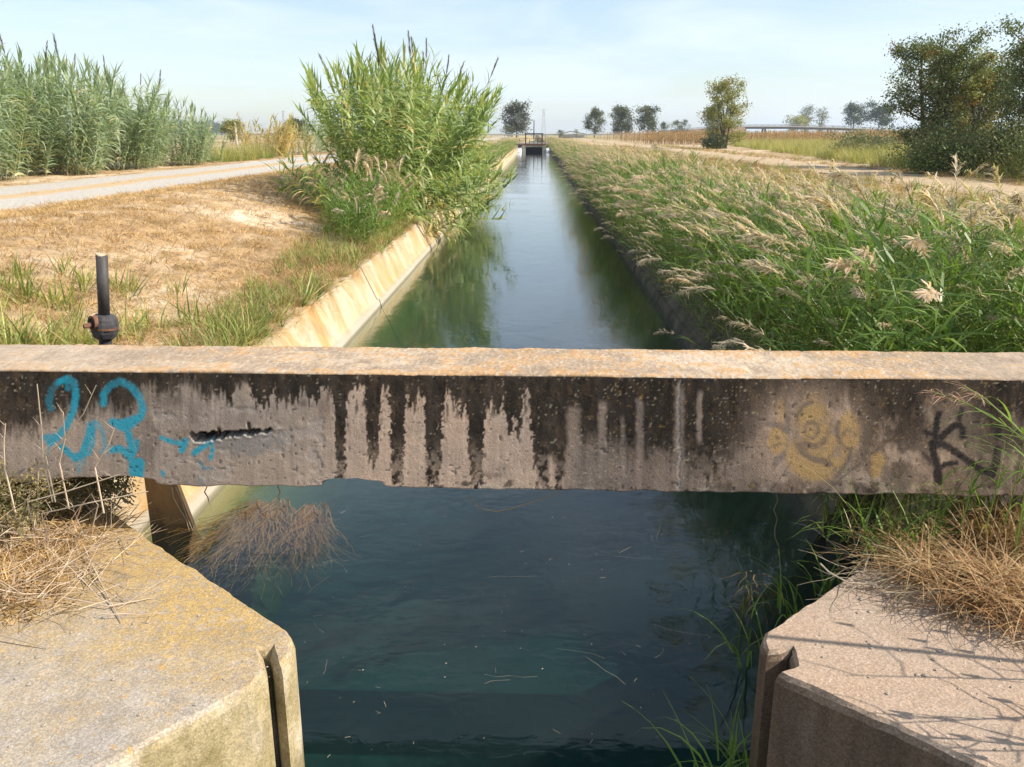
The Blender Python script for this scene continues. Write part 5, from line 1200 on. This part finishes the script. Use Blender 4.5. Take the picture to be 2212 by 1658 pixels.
# dry stems standing up in front of the beam, left
r = random.Random(44)
for k, (pts, lb) in enumerate((([(92, 985), (90, 930), (80, 830)], 'pale forked dry stem in front of the left end of the blue graffiti'), ([(98, 985), (130, 960), (180, 895), (208, 832)], 'thin slanting dry stem crossing the blue graffiti'), ([(128, 1000), (140, 950), (136, 890)], 'short upright dry stem before the blue graffiti'),
                              ([(205, 1010), (235, 960), (247, 925)], 'small slanting dry stem below the blue graffiti loop'), ([(10, 1010), (8, 960), (12, 915)], 'dry stem at the extreme left edge before the beam'), ([(60, 1085), (150, 1060), (260, 1025)], 'long dry stalk slanting along the underside of the beam on the left'), ([(90, 1110), (200, 1085), (320, 1062)], 'lower long dry stalk leaning over the left abutment'), ([(160, 1165), (200, 1140), (212, 1090)], 'upright dry seed stalk on the left abutment edge'))):
    b = MB(); yy = 3.80 if k < 5 else 3.72; q = [at_y(a, c_, yy - .03 * i) for i, (a, c_) in enumerate(pts)]; q0 = Vector((q[0].x, yy + .02, max(ZP, q[0].z - .25))); b.tube([q0] + q, [.0042] + [.0038 - .0006 * i for i in range(len(q))], 5, (r.uniform(.5, 1), .4, 0), cap=False)
    for j in range(3):
        i = r.randrange(len(q) - 1); c = q[i].lerp(q[i + 1], r.random()); twig(b, c, r.choice((0.3, 2.8)), r.uniform(.4, 1.0), .06, .0016, r, .2, 0, (.7, .4, 0))
    o = b.obj('dead_stalk', M_twig); tag(o, lb, 'dead stalk')
# hanging roots behind the beam at the left lining
for k, (a, c_) in enumerate(((368, 412), (375, 420), (440, 455), (600, 606))):
    b = MB(); r = random.Random(k); q = [at_y(a + (c_ - a) * t + r.gauss(0, 3), 1052 + t * (95 if k < 2 else 45), 4.55 + .25 * t) for t in (0, .25, .5, .75, 1)]; b.tube(q, [.004, .004, .0035, .003, .0015], 4, (.7, .4, 0), cap=False); o = b.obj('hanging_root', M_twig)
    tag(o, ['long pale root hanging before the brown recess wall', 'second long root right beside it before the recess wall', 'short root hanging over the submerged wall', 'short root hanging above the water weed'][k], 'root', 'roots hanging under the beam')
b = MB(); q = [at_y(a, c_, 4.3) for a, c_ in ((1012, 1072), (1035, 1098), (1072, 1106), (1110, 1098), (1200, 1068), (1215, 1052))]; b.tube(q, [.003, .003, .0035, .003, .002, .0015], 4, (.5, .4, .2), cap=False); o = b.obj('hanging_twig', M_twig); tag(o, 'curved dry twig hanging under the middle of the beam', 'twig')
b = MB(); r = random.Random(3); q = [at_y(1675 + r.gauss(0, 4), 1062 + 20 * i, 4.45) for i in range(7)]; b.tube(q, .0035, 4, (.2, .4, .6), cap=False); o = b.obj('hanging_twig', M_twig); tag(o, 'dark crooked twig hanging under the beam over the black water on the right', 'twig')

# ---- right abutment: russet dry grass, dead vines, green shoots
def tussock(label, px_, py_, n, L, seed, mat, up=(15, 80), droop=(-80, 10), spread=.16, z=ZP, w=.0065, lift=0.0):
    r = random.Random(seed); q = at_z(px_, py_, z); root = thing('grass_tussock', label, 'dry grass' if mat is not M_grassd else 'grass', (q.x, q.y, z)); b = MB()
    for i in range(n):
        a = r.uniform(0, 6.28); s = spread * math.sqrt(r.random()); b.blade((s * math.cos(a), s * math.sin(a), lift * r.random()), r.uniform(0, 6.28), R(r.uniform(*up)), R(r.uniform(*droop)), L * r.uniform(.4, 1.1), w * r.uniform(.6, 1.2), 5, r.random(), r.uniform(.3, 1) if r.random() < .35 else 0)
    b.obj('blades', mat, root)
tussock('russet dry grass mass at the right picture edge against the beam', 2165, 1190, 420, .62, 1, M_rustgrass, (25, 85), (-70, 50), .20)
tussock('tangled russet dry grass sprawling over the right abutment', 2090, 1280, 520, .42, 2, M_rustgrass, (5, 60), (-50, 10), .24, lift=.08)
tussock('thin dry straw trailing at the back of the right abutment', 1960, 1215, 260, .36, 3, M_straw, (5, 50), (-40, 5), .18, lift=.05)
tussock('dry brown grass at the right edge of the abutment', 2215, 1330, 420, .40, 4, M_rustgrass, (5, 65), (-60, 10), .24, lift=.06)
tussock('long green grass under the right end of the beam', 1900, 1160, 120, .60, 5, M_grassd, (50, 88), (-60, 55), .30, w=.011)
tussock('green grass shoots behind the dry grass at the right', 2060, 1130, 90, .60, 6, M_grassd, (55, 88), (-40, 60), .28, w=.012)
r = random.Random(61); b = MB()
for i in range(170):
    px_ = r.uniform(1830, 2230); py_ = 1215 + r.random() * (60 + .38 * (px_ - 1830)); q = at_z(px_, py_, ZP); twig(b, (q.x, q.y, ZP + .01 + .06 * r.random()), r.uniform(0, 6.28), r.gauss(.05, .15), r.uniform(.12, .42), r.uniform(.001, .0026), r, .4, 1)
o = b.obj('twig_heap', M_twig); tag(o, 'tangle of dead vines and stalks on the right abutment', 'twigs', kind='stuff')
b = MB(); q = [at_z(a, c_, ZP + h_) for a, c_, h_ in ((1772, 1218, .06), (1790, 1236, .05), (1830, 1258, .03), (1880, 1262, .03), (1930, 1248, .05), (1985, 1210, .08), (1992, 1186, .12))]; b.tube(q, [.004] * 7, 5, (.8, .4, 0)); o = b.obj('dead_vine', M_twig); tag(o, 'pale looping dead vine on the edge of the right abutment', 'vine')
# johnson grass with reddish panicles arching in at the right edge
def panicle_grass(label, pts, y0, seed):
    r = random.Random(seed); q = [at_y(a, c_, y0) for a, c_ in pts]; root = thing('seeding_grass', label, 'grass', (q[0].x, y0, ZP)); off = Vector(root.location)
    q = [Vector((p.x, p.y + .04 * i, p.z)) - off for i, p in enumerate(q)]
    b = MB(); g = Vector((q[0].x + .02, 0.02, 0)); b.tube([g] + q, [.004] * 2 + [.0034 - .0004 * i for i in range(len(q) - 1)], 5, (.9, .4, .25), cap=False)
    for i in range(7):
        c = q[0].lerp(q[1], r.random()) if i > 2 else g.lerp(q[0], r.uniform(.4, 1)); b.blade(c, r.uniform(2.2, 4.2), R(r.uniform(30, 65)), R(r.uniform(-60, 10)), r.uniform(.22, .42), .011, 5, r.random(), 0)
    b.obj('stalk', M_grassd, root)
    b = MB(); e, s = q[-1], q[-2]; ax = (e - s)
    for i in range(34):
        c = s.lerp(e, r.uniform(-.1, 1.0)); a = math.atan2(ax.y, ax.x) + r.gauss(0, .7); b.blade(c, a, R(r.uniform(-10, 50)), R(r.uniform(-70, 5)), r.uniform(.04, .13), .0045, 3, r.random(), 0, wshape=(.3, .6, 1, .2))
    b.obj('panicle', leaf_mat('panicle', (.30, .15, .09), (.52, .34, .2), transl=.2), root)
panicle_grass('seeding grass stalk with long panicle arching left before the black graffiti', [(2235, 965), (2180, 925), (2110, 885), (2040, 863)], 3.72, 1)
panicle_grass('seeding grass stalk with reddish panicle leaning before the beam at the right', [(2232, 960), (2190, 915), (2150, 875), (2110, 850)], 3.66, 2)
r = random.Random(9)
for k, (px_, py_, hh) in enumerate(((2020, 1090, .30), (2085, 1075, .34), (2140, 1080, .45), (2180, 1075, .5), (1985, 1100, .24), (2205, 1100, .55))):
    q = at_y(px_, py_, 3.82); root = thing('green_shoot', 'green reed shoot in front of the right end of the beam, %s from the left' % ('third', 'fourth', 'fifth', 'sixth', 'second', 'seventh')[k] if False else ['green shoot standing below the black graffiti letter', 'green shoot right of the foot of the black letter', 'taller green shoot below the end of the black stroke', 'tall green shoot left of the picture edge', 'small green shoot left of the black letter', 'tallest green shoot at the right picture edge'][k], 'grass', (q.x, 3.82, max(ZP, q.z - .15))); b = MB()
    b.tube([(0, 0, 0), (.02, 0, hh * .5), (.01, -.02, hh)], [.004, .003, .0015], 4, (.7, .4, .1), cap=False)
    for j in range(8): b.blade((.015, 0, hh * (.25 + .09 * j)), r.choice((0, math.pi)) + r.gauss(0, .5), R(r.uniform(35, 70)), R(r.uniform(-45, 30)), r.uniform(.12, .26), .011, 4, r.random(), 0)
    b.obj('leaves', M_grassd, root)
# reeds standing in the water at the right, lower edge
r = random.Random(12)
for k, (px_, py_, hh, n, lb) in enumerate(((1568, 1700, .6, 17, 'bright green water plant rising at the bottom right of the water'), (1600, 1672, .45, 14, 'second green water plant against the right abutment foot'), (1490, 1730, .5, 7, 'yellowing reed shoot leaning over the lower water'), (1610, 1440, .55, 9, 'slender green shoot standing in the dark water by the right abutment'), (1600, 1330, .35, 4, 'single narrow green blade standing in the black water'), (1712, 1330, .5, 12, 'curling green vine hanging at the back of the right abutment'), (1780, 1290, .5, 14, 'green leafy shoots behind the right abutment'))):
    q = at_z(px_, py_, 0); root = thing('water_plant', lb, 'water plant', (q.x, q.y, -.05)); b = MB()
    for j in range(n):
        a = r.uniform(0, 6.28); b.blade((r.gauss(0, .05), r.gauss(0, .05), r.uniform(0, .25) * hh), a, R(r.uniform(55, 88)), R(r.uniform(-70, 40)), hh * r.uniform(.45, 1.0), r.uniform(.008, .014), 5, r.random(), .6 if r.random() < .12 else 0)
    b.tube([(0, 0, -.3), (.01, 0, hh * .5)], .004, 4, (.5, .5, 0)); b.obj('leaves', M_grassd, root)
for k, (x0, y0) in enumerate(((2.6, 4.9), (2.35, 4.75), (2.8, 5.1), (2.45, 5.2))):
    pass
# ---- floating seeds, threads and specks on the water
r = random.Random(71); b = MB()
for i in range(90):
    q = at_z(r.uniform(640, 1640), r.uniform(1080, 1650), .004); a = r.uniform(0, 3.14); s = .0012 + .0035 * r.random() ** 3
    b.add([(q.x - s, q.y, q.z), (q.x, q.y - s, q.z), (q.x + s, q.y, q.z + .002), (q.x, q.y + s, q.z + .001)], [(0, 1, 2, 3)], (r.random(), .3, 0))
for i in range(40):
    q = at_z(r.uniform(660, 1600), r.uniform(1090, 1640), .004); a = r.uniform(0, 6.28); L = r.uniform(.01, .05); b.tube([(q.x, q.y, .004), (q.x + L * math.cos(a), q.y + L * math.sin(a),   .006)], .0005, 3, (1, .4, 0))
for i in range(16):
    x = r.choice((r.uniform(640, 760), r.uniform(1100, 1500), r.uniform(1250, 1480))); yp = r.uniform(1085, 1500); y0 = r.uniform(2.8, 4.2); q0 = at_z(x, yp, .03); a = r.uniform(0, 6.28); L = r.uniform(.08, .35); pts = [q0]
    for j in range(4): a += r.gauss(0, .25); pts.append(pts[-1] + Vector((math.cos(a) * L / 4, math.sin(a) * L / 4, 0)))
    b.tube(pts, .0004, 3, (1, .4, 0))
o = b.obj('floating_debris', M_twig); tag(o, 'tiny pale seeds, threads and straw bits drifting on the dark water', 'debris', kind='stuff')
# ---- weeds just right of the picture whose shadows fall across the right abutment
r = random.Random(5)
for k, (x, y, h_) in enumerate(((3.1, 2.80, 2.1), (2.25, 2.55, .8), (2.1, 2.2, .85), (2.3, 2.0, .95), (2.5, 2.75, 1.0), (2.6, 3.2, .9), (2.0, 1.75, .8), (1.95, 2.0, .6), (2.15, 2.4, .7), (2.35, 2.35, 1.05), (2.2, 1.9, 1.0))):
    root = thing('dry_weed' if k else 'thin_post', ['thin straight post just outside the right edge of the view'][0] if not k else 'dry branching weed just outside the right edge, throwing shadows on the abutment', 'post' if not k else 'weed', (x, y, ZP), 0, None if not k else 'weeds outside the right edge')
    b = MB()
    if not k: b.tube([(0, 0, 0), (0, 0, h_)], .014, 8); b.obj('shaft', M_twig, root); continue
    pts = [(0, 0, 0), (.03, .02, h_ * .5), (r.gauss(0, .1), r.gauss(0, .1), h_)]; b.tube(pts, [.006, .005, .003], 5)
    for j in range(9):
        c = Vector(pts[0]).lerp(Vector(pts[1]), .4 + .6 * r.random()) if j < 4 else Vector(pts[1]).lerp(Vector(pts[2]), r.random())
        old = ZP; twig(b, c + Vector((0, 0, 0)), r.uniform(0, 6.28), r.uniform(.5, 1.2), r.uniform(.15, .4), .003, r, .4, 2, (.6, .4, 0)) if False else None
        a = r.uniform(0, 6.28); t = r.uniform(.4, 1.1); L = r.uniform(.15, .4); q = [c]
        for i in range(4): a += r.gauss(0, .3); t += r.gauss(0, .2); q.append(q[-1] + Vector((math.cos(a) * math.cos(t), math.sin(a) * math.cos(t), math.sin(t))) * L / 4)
        b.tube(q, [.004, .0035, .003, .0025, .0015], 4)
        if r.random() < .5: b.tube([q[-1], q[-1] + Vector((.01, .01, .06))], [.013, .004], 5)
    b.obj('branches', M_twig, root)

# ================================================================== air
m = bpy.data.materials.new('haze_air'); m.use_nodes = True; t = m.node_tree; t.nodes.clear(); ou = t.nodes.new('ShaderNodeOutputMaterial'); pv = t.nodes.new('ShaderNodeVolumePrincipled')
pv.inputs['Color'].default_value = (.78, .87, 1.0, 1); pv.inputs['Density'].default_value = .0002; pv.inputs['Anisotropy'].default_value = .2
t.links.new(pv.outputs[0], ou.inputs['Volume'])
b = MB(); b.box((0, 1500, 20), (6200, 3500, 46)); hz = b.obj('haze', m); hz['kind'] = 'stuff'; tag(hz, 'thin pale summer haze over the plain', 'haze')
